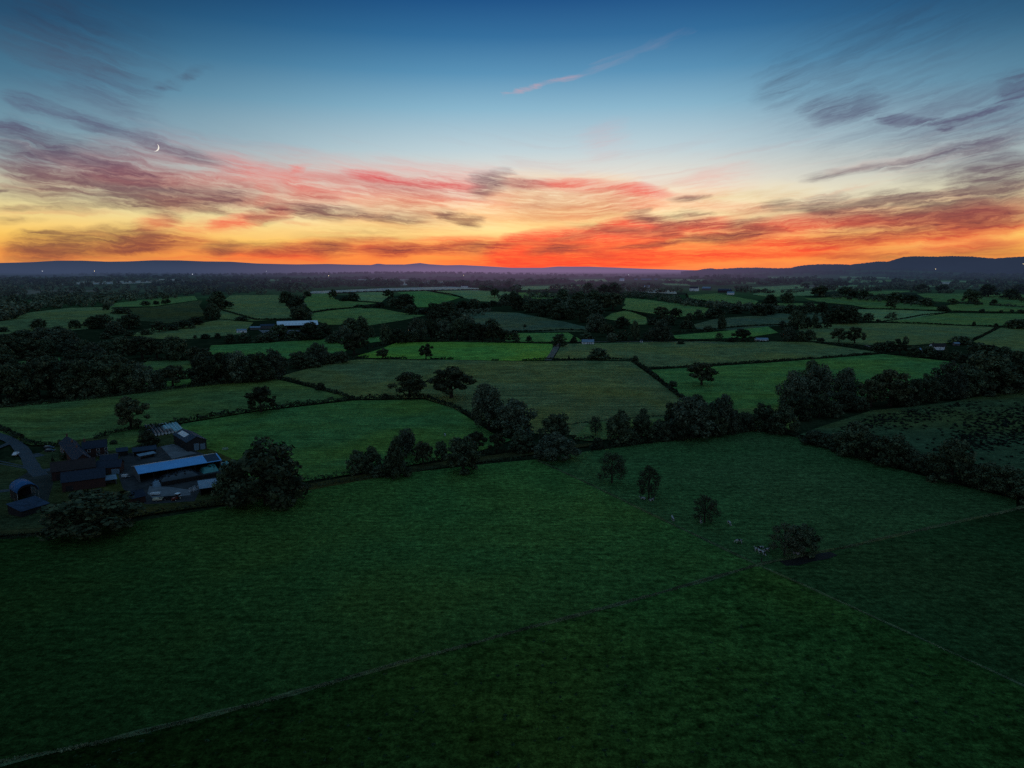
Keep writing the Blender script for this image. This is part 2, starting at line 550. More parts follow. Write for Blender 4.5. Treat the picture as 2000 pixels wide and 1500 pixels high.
def grass_mat(name, col, dry=None, heading=0.0, rows=0.3, tuft=0.5, sheen=0.35, patch=0.5, fine=0.8, vivid=None):
    """short pasture: tufts, drier patches, drilled rows, and a sheen of blades that catch the low sky at a shallow angle"""
    m, t = new_mat(name)
    dry = dry or (col[0] * 1.7 + 0.004, col[1] * 1.15, col[2] * 0.6)
    geo = t.node('ShaderNodeNewGeometry')
    p = geo.outputs['Position']
    big = t.noise(p, 0.011, 3.0, 0.55, 0.4)
    mid = t.noise(p, 0.07, 4.0, 0.6, 0.3)
    tn = t.noise(p, fine, 4.0, 0.68)
    tn2 = t.noise(t.mapping(p, rot=(0, 0, 0.5), scale=(0.35, 1.1, 1)), 0.5, 4.0, 0.66)
    row = t.noise(t.mapping(p, rot=(0, 0, -heading), scale=(0.02, 0.55, 1)), 1.0, 3.0, 0.6)
    c = t.mix(t.maprange(big, 0.38, 0.66), C4(col), C4(dry))
    v = t.math('ADD', 1.0, t.math('MULTIPLY', t.math('SUBTRACT', mid, 0.5), patch * 2.0))
    v = t.math('MULTIPLY', v, t.math('ADD', 1.0, t.math('MULTIPLY', t.math('SUBTRACT', row, 0.5), rows * 2.2)))
    v = t.math('MULTIPLY', v, t.math('ADD', 1.0, t.math('MULTIPLY', t.math('SUBTRACT', tn2, 0.5), tuft * 2.6)))
    v = t.math('MULTIPLY', v, t.maprange(tn, 0.25, 0.75, 1.0 - tuft, 1.0 + tuft, 'LINEAR'))
    tn3 = t.noise(p, fine * 4.2, 3.0, 0.7)
    v = t.math('MULTIPLY', v, t.maprange(tn3, 0.28, 0.72, 1.0 - tuft * .8, 1.0 + tuft * .8, 'LINEAR'))
    if vivid:                                          # painted glow around one spot, colour darkened outward like lens vignetting
        (lx, ly), r0, r1, edge_dim = vivid
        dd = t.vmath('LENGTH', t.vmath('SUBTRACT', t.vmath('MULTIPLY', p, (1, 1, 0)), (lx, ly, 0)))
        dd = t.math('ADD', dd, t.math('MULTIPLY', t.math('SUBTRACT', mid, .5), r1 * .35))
        v = t.math('MULTIPLY', v, t.maprange(dd, r0, r1, 1.3, edge_dim))
    v = t.math('MAXIMUM', v, 0.12)
    c = t.mix(1.0, c, t.comb(v, v, v), 'MULTIPLY')
    hgt = t.math('ADD', t.math('ADD', tn, t.math('MULTIPLY', tn3, .35)), t.math('MULTIPLY', tn2, 1.5))
    nb = t.bump(hgt, 1.0, 1.0)
    b = principled(t, c, 0.95, 0.0, nb)
    gl = t.node('ShaderNodeBsdfGlossy')
    gl.inputs['Roughness'].default_value = 0.55
    gc = t.mix(1.0, C4([min(1, k) for k in (col[0] * 5 + .03, col[1] * 5 + .02, col[2] * 5 + .02)]), t.comb(v, v, v), 'MULTIPLY')
    t.l.new(gc, gl.inputs['Color'])
    t.l.new(nb, gl.inputs['Normal'])
    fr = t.node('ShaderNodeFresnel'); fr.inputs['IOR'].default_value = 1.35
    mx = t.node('ShaderNodeMixShader')
    t.l.new(t.math('MULTIPLY', fr.outputs[0], sheen), mx.inputs[0])
    t.l.new(b.outputs[0], mx.inputs[1]); t.l.new(gl.outputs[0], mx.inputs[2])
    finish(t, mx.outputs[0])
    return m


def rough_ground_mat():
    """unfarmed ground and, farther off, the patchwork of small fields"""
    m, t = new_mat('rough_ground')
    geo = t.node('ShaderNodeNewGeometry')
    p = geo.outputs['Position']
    x, y, z = t.sep(p)
    r = t.vmath('LENGTH', t.comb(x, y, 0.0))
    n = t.noise(p, 0.05, 5.0, 0.65, 0.4)
    n2 = t.noise(p, 0.6, 4.0, 0.65)
    near = t.mix(t.maprange(n, 0.35, 0.68), (0.016, 0.032, 0.014, 1), (0.044, 0.058, 0.026, 1))
    near = t.mix(t.maprange(n2, 0.35, 0.7, 0.0, 0.8), near, (0.006, 0.009, 0.006, 1))
    vo = t.node('ShaderNodeTexVoronoi', voronoi_dimensions='2D', feature='F1')
    wv = t.vmath('MULTIPLY', t.vmath('SUBTRACT', t.noise(p, 0.0016, 2.0, 0.5, 0, out=1), (0.5, 0.5, 0.5)), (120.0, 120.0, 0.0))
    t.set(vo.inputs['Vector'], t.vmath('MULTIPLY', t.vmath('ADD', p, wv), (0.0034, 0.0026, 0.0)))
    vo.inputs['Scale'].default_value = 1.0
    k = t.sep(vo.outputs['Color'])[0]
    far = t.ramp(k, [(0.0, (0.035, 0.055, 0.03, 1)), (0.25, (0.06, 0.12, 0.045, 1)), (0.5, (0.09, 0.16, 0.06, 1)), (0.7, (0.05, 0.085, 0.04, 1)),
                     (0.8, (0.13, 0.17, 0.08, 1)), (0.92, (0.30, 0.25, 0.17, 1))], 'CONSTANT')
    far = t.mix(t.maprange(n, 0.3, 0.7, 0.0, 0.5), far, mul((0.012, 0.02, 0.012), 1.0))
    c = t.mix(t.maprange(r, 1500, 2300), near, far)
    b = principled(t, c, 0.95, 0.0, t.bump(n2, 0.8, 0.6))
    finish(t, b.outputs[0])
    return m


def leaf_mat(name, col, col2, air=True, clump_scale=7.0):
    m, t = new_mat(name)
    geo = t.node('ShaderNodeNewGeometry')
    oi = t.node('ShaderNodeObjectInfo')
    rnd = geo.outputs['Random Per Island']
    c = t.mix(rnd, C4(col), C4(col2))
    tone = t.maprange(oi.outputs['Random'], 0, 1, 0.6, 1.4, 'LINEAR')
    clump = t.noise(t.node('ShaderNodeTexCoord').outputs['Object'], clump_scale, 2.0, 0.5)
    tone = t.math('MULTIPLY', tone, t.maprange(clump, 0.32, 0.68, 0.5, 1.6, 'LINEAR'))
    c = t.mix(1.0, c, t.comb(tone, tone, tone), 'MULTIPLY')
    b = principled(t, c, 0.8, 0.12)
    finish(t, b.outputs[0], air)
    return m


def plain(name, col, rough=0.8, spec=0.2, metal=0.0, vary=0.35, scale=0.8, bump=0.0, air=True, stripes=None):  # air adds the painted distance haze to the surface
    m, t = new_mat(name)
    tc = t.node('ShaderNodeTexCoord')
    p = tc.outputs['Object']
    n = t.noise(p, scale, 4.0, 0.62, 0.2)
    n2 = t.noise(t.mapping(p, scale=(1, 1, 0.25)), scale * 4, 3.0, 0.6)
    f = t.math('ADD', t.math('MULTIPLY', n, 0.7), t.math('MULTIPLY', n2, 0.3))
    v = t.maprange(f, 0.3, 0.7, 1 - vary, 1 + vary, 'LINEAR')
    c = t.mix(1.0, C4(col), t.comb(v, v, v), 'MULTIPLY')
    hgt = f
    nb = None
    if stripes:
        wv = t.node('ShaderNodeTexWave', bands_direction=stripes[0])
        t.l.new(p, wv.inputs[0])
        wv.inputs['Scale'].default_value = stripes[1]
        wv.inputs['Distortion'].default_value = 0.0
        nb = t.bump(wv.outputs[1], 0.6, 0.05)
        c = t.mix(1.0, c, t.mix(wv.outputs[1], (0.75, 0.75, 0.75, 1), (1.1, 1.1, 1.1, 1)), 'MULTIPLY')
    elif bump:
        nb = t.bump(hgt, bump, 0.1)
    rr = t.maprange(n2, 0.3, 0.7, max(0.05, rough - 0.12), min(1, rough + 0.12), 'LINEAR')
    b = principled(t, c, rr, spec, nb, metal)
    finish(t, b.outputs[0], air)
    return m


def glow(name, col, strength):
    m, t = new_mat(name)
    e = t.node('ShaderNodeEmission')
    e.inputs[0].default_value = C4(col)
    e.inputs[1].default_value = strength
    n = t.noise(t.node('ShaderNodeTexCoord').outputs['Object'], 2.0)
    t.l.new(t.math('MULTIPLY', t.maprange(n, 0.2, 0.8, 0.9, 1.1, 'LINEAR'), strength), e.inputs[1])
    finish(t, e.outputs[0], False)
    return m


# ------------------------------------------------------------------ land
def build_ground():
    azs = np.radians(np.concatenate([np.arange(-180, -55, 6.0), np.arange(-55, 55.1, 0.75), np.arange(60, 180, 6.0)]))
    rs = np.concatenate([[15, 40, 80, 110], np.geomspace(130, 60000, 190)])
    A, R = np.meshgrid(azs, rs)
    X, Y = R * np.sin(A), R * np.cos(A)
    Z = H(X, Y) - 0.35 - np.where(R > 9000, (R - 9000) ** 2 / 1.2742e7 * 0.6, 0)
    n, m = len(azs), len(rs)
    v = np.stack([X.ravel(), Y.ravel(), Z.ravel()], 1).tolist()
    f = []
    for j in range(m - 1):
        for i in range(n):
            i2 = (i + 1) % n
            f.append((j * n + i, j * n + i2, (j + 1) * n + i2, (j + 1) * n + i))
    v.append((0, 0, -0.35))
    c = len(v) - 1
    for i in range(n): f.append((i, c, (i + 1) % n))
    o = link('ground', mesh_of('ground', v, f, rough_ground_mat(), True))
    # keep normals up
    bm = bmesh.new(); bm.from_mesh(o.data); bmesh.ops.recalc_face_normals(bm, faces=bm.faces)
    bm.faces.ensure_lookup_table()
    if bm.faces[len(bm.faces) // 2].normal.z < 0: bmesh.ops.reverse_faces(bm, faces=bm.faces)
    bm.to_mesh(o.data); bm.free()
    tag(o, kind='structure')


LIFT = [0.0]


def sheet(name, pts, mat, spacing=None, kind='structure', lift=None, px=True, dens=25.0, label=None):
    """a sheet of land laid on the terrain inside an outline"""
    if px:
        P = []
        n = len(pts)
        for i in range(n):
            a, b = pts[i], pts[(i + 1) % n]
            k = max(1, int(math.hypot(b[0] - a[0], b[1] - a[1]) / dens))
            for j in range(k):
                q = (a[0] + (b[0] - a[0]) * j / k, a[1] + (b[1] - a[1]) * j / k)
                w = W(*q)
                P.append((w.x, w.y))
    else:
        P = list(pts)
    xs = np.array([p[0] for p in P]); ys = np.array([p[1] for p in P])
    r = math.hypot(xs.mean(), ys.mean())
    sp = spacing or max(8.0, r / 28.0)
    cap = math.sqrt((np.ptp(xs)) * (np.ptp(ys)) / 2500.0)
    sp = max(sp, cap)
    gx = np.arange(xs.min(), xs.max(), sp); gy = np.arange(ys.min(), ys.max(), sp)
    inner = []
    if len(gx) and len(gy):
        GX, GY = np.meshgrid(gx, gy)
        GX = GX.ravel(); GY = GY.ravel()
        ins = np.zeros(len(GX), bool)
        n = len(P)
        for i in range(n):
            x1, y1 = P[i]; x2, y2 = P[(i + 1) % n]
            if y1 == y2: continue
            cond = ((y1 > GY) != (y2 > GY)) & (GX < (x2 - x1) * (GY - y1) / (y2 - y1) + x1)
            ins ^= cond
        inner = list(zip(GX[ins], GY[ins]))
    co = [Vector(p) for p in P] + [Vector(p) for p in inner]
    edges = [(i, (i + 1) % len(P)) for i in range(len(P))]
    vv, _, ff, *_ = geometry.delaunay_2d_cdt(co, edges, [list(range(len(P)))], 1, 0.01)
    if lift is None:
        LIFT[0] += 0.003
        lift = 0.05 + LIFT[0]
    arr = np.array([(q.x, q.y) for q in vv])
    Z = H(arr[:, 0], arr[:, 1]) + lift
    verts = [(a[0], a[1], zz) for a, zz in zip(arr, Z)]
    faces = []
    for f in ff:
        a, b, c = (arr[i] for i in f[:3])
        if (b[0] - a[0]) * (c[1] - a[1]) - (b[1] - a[1]) * (c[0] - a[0]) < 0: f = f[::-1]
        faces.append(f)
    o = link(name, mesh_of(name, verts, faces, mat, True))
    tag(o, label=label, kind=kind)
    return o


build_ground()
GREEN = {
    # base colours of the grass, field by field
    'bright': (0.082, 0.205, 0.036), 'vivid': (0.058, 0.138, 0.040), 'mid': (0.070, 0.120, 0.040), 'dull': (0.080, 0.112, 0.046),
    'dark': (0.048, 0.074, 0.044), 'pale': (0.100, 0.150, 0.066), 'tan': (0.26, 0.22, 0.16), 'moor': (0.042, 0.072, 0.034),
    'olive': (0.036, 0.050, 0.022),
}
_gm = {}


def gm(k, heading=0.0, rows=0.3):
    key = (k, round(heading, 1), rows)
    if key not in _gm:
        _gm[key] = grass_mat('grass_' + k, mul(GREEN[k], 1.12)[:3], heading=heading, rows=rows * 1.6, fine=0.5, patch=.75)
    return _gm[key]


FIELDS = [
    ([(1600, 557), (1720, 556), (1732, 560), (1610, 561)], 'pale', 0, .3), ([(1760, 557), (1900, 558), (1905, 561), (1765, 560)], 'pale', 0, .3),
    ([(1905, 556), (2040, 556), (2040, 560), (1912, 560)], 'mid', 0, .3), ([(1640, 539.5), (1742, 541), (1738, 544), (1640, 543.5)], 'pale', 0, .3),
    ([(1750, 547.5), (1990, 549), (1990, 552), (1752, 551)], 'pale', 0, .3), ([(1500, 540.5), (1605, 541), (1600, 544.5), (1500, 544)], 'pale', 0, .3),
    ([(1120, 546), (1182, 545), (1187, 549.5), (1125, 550)], 'pale', 0, .3), ([(690, 545.5), (800, 546), (800, 549.5), (700, 549.5)], 'tan', 0, .3),
    ([(515, 545.5), (602, 546), (600, 549), (520, 548.5)], 'pale', 0, .3), ([(858, 550), (902, 550), (902, 554.5), (860, 554.5)], 'tan', 0, .3),
    ([(1400, 549.5), (1480, 551), (1478, 554), (1402, 553)], 'pale', 0, .3), ([(300, 545), (380, 545), (385, 548), (300, 548)], 'tan', 0, .3),
    ([(1292, 553), (1340, 554), (1350, 558), (1300, 557)], 'pale', 0, .3),
    # far first, near last: outlines in the photograph, then colour, heading of the rows
    ([(110, 556), (160, 550), (285, 548), (300, 552), (220, 555)], 'tan', 0, .3),
    ([(780, 557), (790, 551), (842, 550), (844, 556)], 'tan', 0, .3),
    ([(1010, 560), (1110, 557), (1160, 555), (1155, 561), (1115, 563), (1010, 567)], 'pale', 0, .3),
    ([(1012, 571), (1050, 572), (1092, 574), (1086, 583), (1052, 584), (1015, 581)], 'mid', 0, .3),
    ([(1222, 564), (1280, 564), (1320, 569), (1322, 574), (1260, 571), (1224, 569)], 'tan', .2, .3),
    ([(1286, 546), (1376, 545), (1378, 550), (1320, 552)], 'pale', 0, .3),
    ([(1460, 562), (1560, 556), (1590, 562), (1500, 567)], 'pale', 0, .3),
    ([(1652, 545), (1735, 548), (1720, 552), (1650, 552)], 'pale', 0, .3),
    ([(1725, 546), (1770, 546), (1778, 550), (1730, 550)], 'mid', 0, .3),
    ([(1500, 552), (1585, 550), (1590, 556), (1500, 559)], 'olive', 0, .3),
    ([(1600, 570), (1640, 560), (1700, 562), (1700, 566), (1640, 568)], 'pale', 0, .3),
    ([(1760, 552), (1860, 550), (1870, 556), (1770, 556)], 'tan', 0, .3),
    ([(600, 573), (610, 569), (750, 563), (880, 560), (942, 563), (940, 567), (850, 568), (730, 570), (640, 573)], 'tan', 0, .3),
    ([(1480, 565), (1585, 568), (1590, 577), (1500, 580), (1470, 575)], 'pale', 0, .3),
    ([(1615, 566), (1700, 568), (1790, 568), (1720, 576), (1640, 577)], 'mid', 0, .3),
    ([(1790, 574), (1850, 573), (1960, 575), (2150, 578), (2150, 592), (1870, 592), (1820, 588)], 'mid', 0, .3),
    ([(215, 600), (225, 592), (300, 583), (380, 578), (386, 586), (300, 598)], 'mid', .1, .3),
    ([(775, 571), (830, 568), (900, 581), (872, 590), (835, 600), (815, 600), (800, 580)], 'vivid', .5, .4),
    ([(845, 569), (900, 566), (1000, 570), (975, 590), (930, 588), (900, 580)], 'pale', 0, .3),
    ([(690, 570), (770, 571), (745, 590), (700, 587)], 'pale', 0, .3),
    ([(590, 590), (600, 575), (645, 572), (655, 585), (690, 589), (735, 592), (690, 600), (650, 603), (610, 608)], 'mid', .4, .4),
    ([(605, 612), (650, 606), (690, 601), (745, 603), (790, 612), (830, 616), (790, 625), (720, 636), (640, 634), (610, 625)], 'mid', 0, .5),
    ([(420, 600), (450, 577), (545, 576), (565, 600), (570, 622), (500, 627), (430, 623)], 'dull', .8, .4),
    ([(250, 602), (300, 600), (395, 586), (402, 616), (330, 632), (255, 625)], 'olive', 0, .3),
    ([(-150, 640), (0, 628), (60, 610), (140, 601), (215, 600), (250, 606), (248, 622), (180, 642), (80, 650), (-150, 660)], 'dull', .4, .5),
    ([(250, 655), (300, 640), (360, 638), (430, 624), (495, 630), (475, 652), (380, 662), (310, 662)], 'dull', .1, .4),
    ([(1222, 582), (1260, 585), (1330, 594), (1384, 602), (1377, 616), (1320, 619), (1270, 612), (1215, 604)], 'mid', .4, .4),
    ([(1345, 577), (1400, 573), (1482, 588), (1472, 597), (1440, 594), (1400, 591), (1345, 584)], 'mid', .3, .4),
    ([(1195, 612), (1225, 606), (1262, 620), (1266, 634), (1240, 634), (1180, 622)], 'mid', .2, .4),
    ([(1355, 634), (1400, 622), (1500, 615), (1540, 610), (1620, 610), (1605, 630), (1500, 638), (1440, 646), (1360, 642)], 'dark', .1, .4),
    ([(1570, 583), (1650, 580), (1750, 588), (1830, 600), (1842, 607), (1700, 603), (1665, 596), (1600, 590)], 'mid', .2, .4),
    ([(1480, 592), (1560, 592), (1600, 594), (1590, 602), (1500, 604)], 'mid', 0, .3),
    ([(1845, 597), (1900, 590), (2000, 592), (2200, 594), (2200, 610), (2000, 609), (1860, 607)], 'mid', 0, .4),
    ([(1672, 604), (1740, 605), (1850, 609), (1820, 615), (1770, 625), (1730, 629), (1690, 626), (1665, 612)], 'pale', .1, .4),
    ([(1730, 630), (1780, 622), (1850, 612), (2000, 613), (2250, 614), (2250, 642), (1990, 641), (1950, 638), (1850, 635)], 'mid', .0, .5),
    ([(1560, 634), (1640, 632), (1730, 631), (1840, 635), (1945, 639), (1900, 664), (1850, 670), (1780, 674), (1690, 674), (1560, 664)], 'dull', .0, .4),
    ([(1900, 668), (1955, 640), (2250, 646), (2250, 690), (2000, 690)], 'dull', 0, .4),
    ([(915, 612), (960, 609), (1010, 611), (1100, 628), (1150, 640), (1147, 648), (1000, 648), (950, 642), (920, 628)], 'dark', .2, .4),
    ([(1315, 655), (1400, 648), (1500, 638), (1520, 650), (1455, 660), (1320, 663)], 'vivid', 0, .3),
    ([(985, 651), (1110, 650), (1142, 668), (985, 668)], 'vivid', 0, .3),
    ([(405, 690), (412, 675), (500, 671), (600, 664), (670, 661), (745, 658), (752, 666), (690, 674), (670, 690), (600, 692), (560, 702), (480, 706)], 'vivid', .3, .3),
    ([(275, 735), (275, 712), (290, 705), (370, 704), (380, 738)], 'mid', 0, .3),
    ([(95, 715), (100, 700), (115, 698), (127, 716), (107, 720)], 'vivid', 0, .3),
    ([(18, 709), (52, 705), (48, 714), (20, 716)], 'mid', 0, .3),
    ([(30, 745), (62, 740), (60, 770), (40, 776)], 'mid', 0, .3),
    ([(280, 760), (285, 748), (330, 745), (375, 740), (370, 752)], 'vivid', 0, .3),
    ([(688, 698), (740, 683), (775, 669), (900, 668), (1082, 672), (1070, 703), (1000, 705), (900, 703), (780, 701)], 'bright', .2, .25),
    ([(1098, 672), (1280, 668), (1500, 666), (1580, 668), (1725, 690), (1500, 706), (1265, 719), (1235, 704), (1090, 702), (1082, 700)], 'dull', .35, .5),
    ([(1272, 723), (1390, 716), (1500, 709), (1725, 692), (1860, 707), (1890, 722), (1790, 770), (1560, 800), (1430, 810), (1342, 784)], 'vivid', .3, .4),
    ([(1400, 800), (1560, 795), (1560, 840), (1400, 845)], 'mid', 0, .3),
    ([(548, 735), (620, 715), (700, 702), (850, 703), (1020, 706), (1150, 705), (1232, 706), (1338, 784), (1330, 828), (1150, 852), (1000, 845), (900, 805), (830, 778), (690, 780)], 'dull', .55, .6),
    ([(1120, 858), (1150, 826), (1330, 815), (1330, 845), (1150, 862)], 'mid', 0, .3),
    ([(-400, 832), (0, 796), (150, 780), (300, 762), (420, 750), (540, 741), (690, 779), (500, 803), (350, 827), (230, 848), (140, 868), (60, 870), (-60, 830), (-400, 850)], 'mid', .25, .5),
    ([(200, 880), (215, 850), (270, 838), (285, 870), (240, 880)], 'vivid', 0, .2),
    ([(355, 829), (500, 805), (690, 783), (830, 781), (890, 800), (960, 846), (1000, 860), (930, 884), (800, 910), (680, 928), (590, 942), (500, 945), (430, 890), (340, 865)], 'vivid', .3, .35),
    ([(1560, 850), (1600, 835), (1700, 803), (1850, 787), (2000, 757), (2300, 700), (2300, 1010), (1990, 935), (1900, 905), (1780, 885), (1640, 855)], 'moor', 0, .2),
]
for pts, k, hd, rows in FIELDS:
    sheet('field', pts, gm(k, hd, rows))
# the four big pastures of the foreground; vignette-like falloff painted into their grass colours
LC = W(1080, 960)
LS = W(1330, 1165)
NEAR = {
    'west_pasture': grass_mat('pasture_grass', (0.042, 0.106, 0.026), dry=(0.060, 0.110, 0.022), heading=.30, rows=.35, tuft=.7, sheen=.6, fine=.55, patch=.55, vivid=((LC.x, LC.y), 20, 270, .22)),
    'east_pasture': grass_mat('grazed_grass', (0.040, 0.090, 0.028), dry=(0.044, 0.078, 0.028), heading=-.2, rows=.3, tuft=.7, sheen=.5, fine=.55, patch=.5, vivid=((LC.x + 30, LC.y + 20), 40, 330, .28)),
    'south_pasture': grass_mat('long_grass', (0.030, 0.078, 0.017), dry=(0.050, 0.086, 0.014), heading=.5, rows=.2, tuft=.8, sheen=.4, fine=.45, patch=.9, vivid=((LS.x, LS.y), 10, 190, .15)),
    'corner_pasture': grass_mat('dimmed_grass', (0.027, 0.068, 0.021), dry=(0.032, 0.058, 0.018), heading=.3, rows=.3, tuft=.7, sheen=.4, fine=.5, patch=.6, vivid=((LS.x + 40, LS.y + 40), 10, 190, .17)),
}
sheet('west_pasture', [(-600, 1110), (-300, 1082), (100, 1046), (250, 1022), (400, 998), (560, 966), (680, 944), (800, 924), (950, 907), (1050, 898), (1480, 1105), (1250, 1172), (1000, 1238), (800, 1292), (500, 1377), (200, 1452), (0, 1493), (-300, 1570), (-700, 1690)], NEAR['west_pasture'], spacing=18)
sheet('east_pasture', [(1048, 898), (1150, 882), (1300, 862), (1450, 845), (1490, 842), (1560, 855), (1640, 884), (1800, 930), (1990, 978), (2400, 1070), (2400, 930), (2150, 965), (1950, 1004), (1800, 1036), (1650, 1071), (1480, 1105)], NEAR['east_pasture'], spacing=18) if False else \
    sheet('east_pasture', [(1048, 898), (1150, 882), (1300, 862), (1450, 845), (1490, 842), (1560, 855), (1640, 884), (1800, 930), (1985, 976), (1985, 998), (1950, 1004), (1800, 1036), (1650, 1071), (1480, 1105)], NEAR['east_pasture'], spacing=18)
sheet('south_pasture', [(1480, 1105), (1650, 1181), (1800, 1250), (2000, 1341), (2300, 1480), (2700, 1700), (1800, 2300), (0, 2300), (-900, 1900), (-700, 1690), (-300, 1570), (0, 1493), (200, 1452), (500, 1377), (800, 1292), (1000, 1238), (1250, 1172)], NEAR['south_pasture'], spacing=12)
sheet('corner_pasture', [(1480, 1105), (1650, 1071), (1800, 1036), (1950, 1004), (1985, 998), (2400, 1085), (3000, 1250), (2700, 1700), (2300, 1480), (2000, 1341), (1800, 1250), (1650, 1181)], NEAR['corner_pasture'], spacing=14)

# ------------------------------------------------------------------ trees
LEAF = {
    'O': leaf_mat('dark_leaves', (0.032, 0.044, 0.022), (0.084, 0.092, 0.044)),
    'R': leaf_mat('green_leaves', (0.034, 0.052, 0.028), (0.090, 0.114, 0.056)),
    'W': leaf_mat('grey_green_leaves', (0.052, 0.076, 0.046), (0.13, 0.155, 0.094)),
    'S': leaf_mat('sparse_leaves', (0.036, 0.046, 0.026), (0.086, 0.090, 0.050)),
    'B': leaf_mat('bush_leaves', (0.032, 0.048, 0.026), (0.084, 0.100, 0.052)),
}
BARK = plain('bark', (0.045, 0.036, 0.028), 0.95, 0.05, scale=3.0, bump=0.5)


def unit(n):
    v = rng.normal(size=(n, 3))
    return v / np.linalg.norm(v, axis=1, keepdims=True)


def leaf_quads(P, N, size, spread=0.5):
    """one leaf clump (a bent little quad) at each point, facing roughly along N"""
    n = len(P)
    d = N + unit(n) * spread
    d /= np.linalg.norm(d, axis=1, keepdims=True)
    a = np.cross(d, unit(n)); a /= np.linalg.norm(a, axis=1, keepdims=True) + 1e-9
    b = np.cross(d, a)
    s = size * rng.uniform(0.6, 1.45, (n, 1))
    e = rng.uniform(0.55, 1.0, (n, 1))
    k = rng.uniform(-0.3, 0.3, (n, 1))
    v = np.stack([P - a * s - b * s * e * .4, P + a * s * .2 - b * s * e + d * s * k, P + a * s + b * s * e * .3, P - a * s * .3 + b * s * e - d * s * k], 1)
    return v.reshape(-1, 3)


def quads_mesh(name, V, mat):
    me = bpy.data.meshes.new(name)
    n = len(V) // 4
    me.vertices.add(len(V)); me.vertices.foreach_set('co', np.asarray(V, np.float32).ravel())
    me.loops.add(len(V)); me.loops.foreach_set('vertex_index', np.arange(len(V), dtype=np.int32))
    me.polygons.add(n); me.polygons.foreach_set('loop_start', np.arange(0, 4 * n, 4, dtype=np.int32))
    me.materials.append(mat)
    me.update(calc_edges=True)
    return me


def crown_points(kind, n):
    """lobes of foliage; returns points, outward directions and lobe centres, in a unit-high, unit-wide tree"""
    lob = []
    if kind == 'O':                                   # spreading crown on a clear trunk, lobes with gaps between them
        for i in range(19):
            a = i * 2.39996 + rng.uniform(-.3, .3)
            t = (i + .5) / 19
            z = 0.23 + 0.66 * t
            rr = 0.41 * math.sin(math.pi * min(0.97, 0.24 + 0.72 * t)) ** 0.7 * rng.uniform(.62, 1.1)
            lob.append((rr * math.cos(a), rr * math.sin(a), z + rng.uniform(-.04, .04), rng.uniform(.07, .165)))
        for i in range(7):
            lob.append((*rng.uniform(-.16, .16, 2), rng.uniform(.35, .78), rng.uniform(.10, .15)))
        flat = .8
    elif kind in 'RT':
        for i in range(24):
            a = i * 2.39996 + rng.uniform(-.3, .3)
            t = (i + .5) / 24
            z = 0.09 + 0.80 * t
            rr = 0.41 * math.sin(math.pi * min(0.985, 0.30 + 0.68 * t)) ** 0.6 * rng.uniform(.66, 1.1)
            lob.append((rr * math.cos(a), rr * math.sin(a), z + rng.uniform(-.04, .04), rng.uniform(.075, .175)))
        for i in range(7):
            lob.append((*rng.uniform(-.13, .13, 2), rng.uniform(.25, .75), .17))
        flat = .9
    elif kind == 'W':                                 # willow: upright feathery plumes
        for i in range(26):
            a = i * 2.39996 + rng.uniform(-.4, .4)
            t = (i + .5) / 26
            z = 0.10 + 0.80 * t
            rr = 0.42 * math.sin(math.pi * min(0.98, 0.3 + 0.68 * t)) ** 0.6 * rng.uniform(.6, 1.08)
            lob.append((rr * math.cos(a), rr * math.sin(a), z, rng.uniform(.085, .15)))
        for i in range(6):
            lob.append((*rng.uniform(-.15, .15, 2), rng.uniform(.25, .7), .16))
        flat = 1.25
    elif kind == 'C':                                 # conical
        for i in range(24):
            a = i * 2.39996
            t = (i + .5) / 24
            rr = 0.38 * (1 - t) ** .8 * rng.uniform(.75, 1.05)
            lob.append((rr * math.cos(a), rr * math.sin(a), .1 + .8 * t, .07 + .09 * (1 - t)))
        for i in range(5):
            lob.append((*rng.uniform(-.08, .08, 2), rng.uniform(.15, .6), .15))
        flat = 1.0
    elif kind == 'S':                                 # thin young crown, branches showing through
        for i in range(20):
            a = i * 2.39996
            t = (i + .5) / 20
            rr = 0.36 * math.sin(math.pi * min(.97, .25 + .7 * t)) ** .7 * rng.uniform(.6, 1.1)
            lob.append((rr * math.cos(a), rr * math.sin(a), .20 + .70 * t, rng.uniform(.09, .17)))
        flat = 1.0
    else:                                             # bush, foliage down to the ground
        for i in range(18):
            a = i * 2.39996
            t = (i + .5) / 18
            rr = 0.40 * math.sqrt(max(.02, 1 - t * t)) * rng.uniform(.7, 1.05)
            lob.append((rr * math.cos(a), rr * math.sin(a), .08 + .76 * t, rng.uniform(.12, .19)))
        for i in range(5):
            lob.append((*rng.uniform(-.15, .15, 2), rng.uniform(.15, .55), .2))
        flat = .9
    lob = np.array(lob)
    w = lob[:, 3] ** 2
    idx = rng.choice(len(lob), n, p=w / w.sum())
    u = unit(n)
    rad = rng.uniform(.0, 1, (n, 1)) ** (1 / 3.2) * (1 + rng.normal(0, .08, (n, 1)))
    P = lob[idx, :3] + u * rad * lob[idx, 3:4] * np.array([1, 1, flat])
    P[:, 2] = np.maximum(P[:, 2], 0.01)
    return P, u, lob


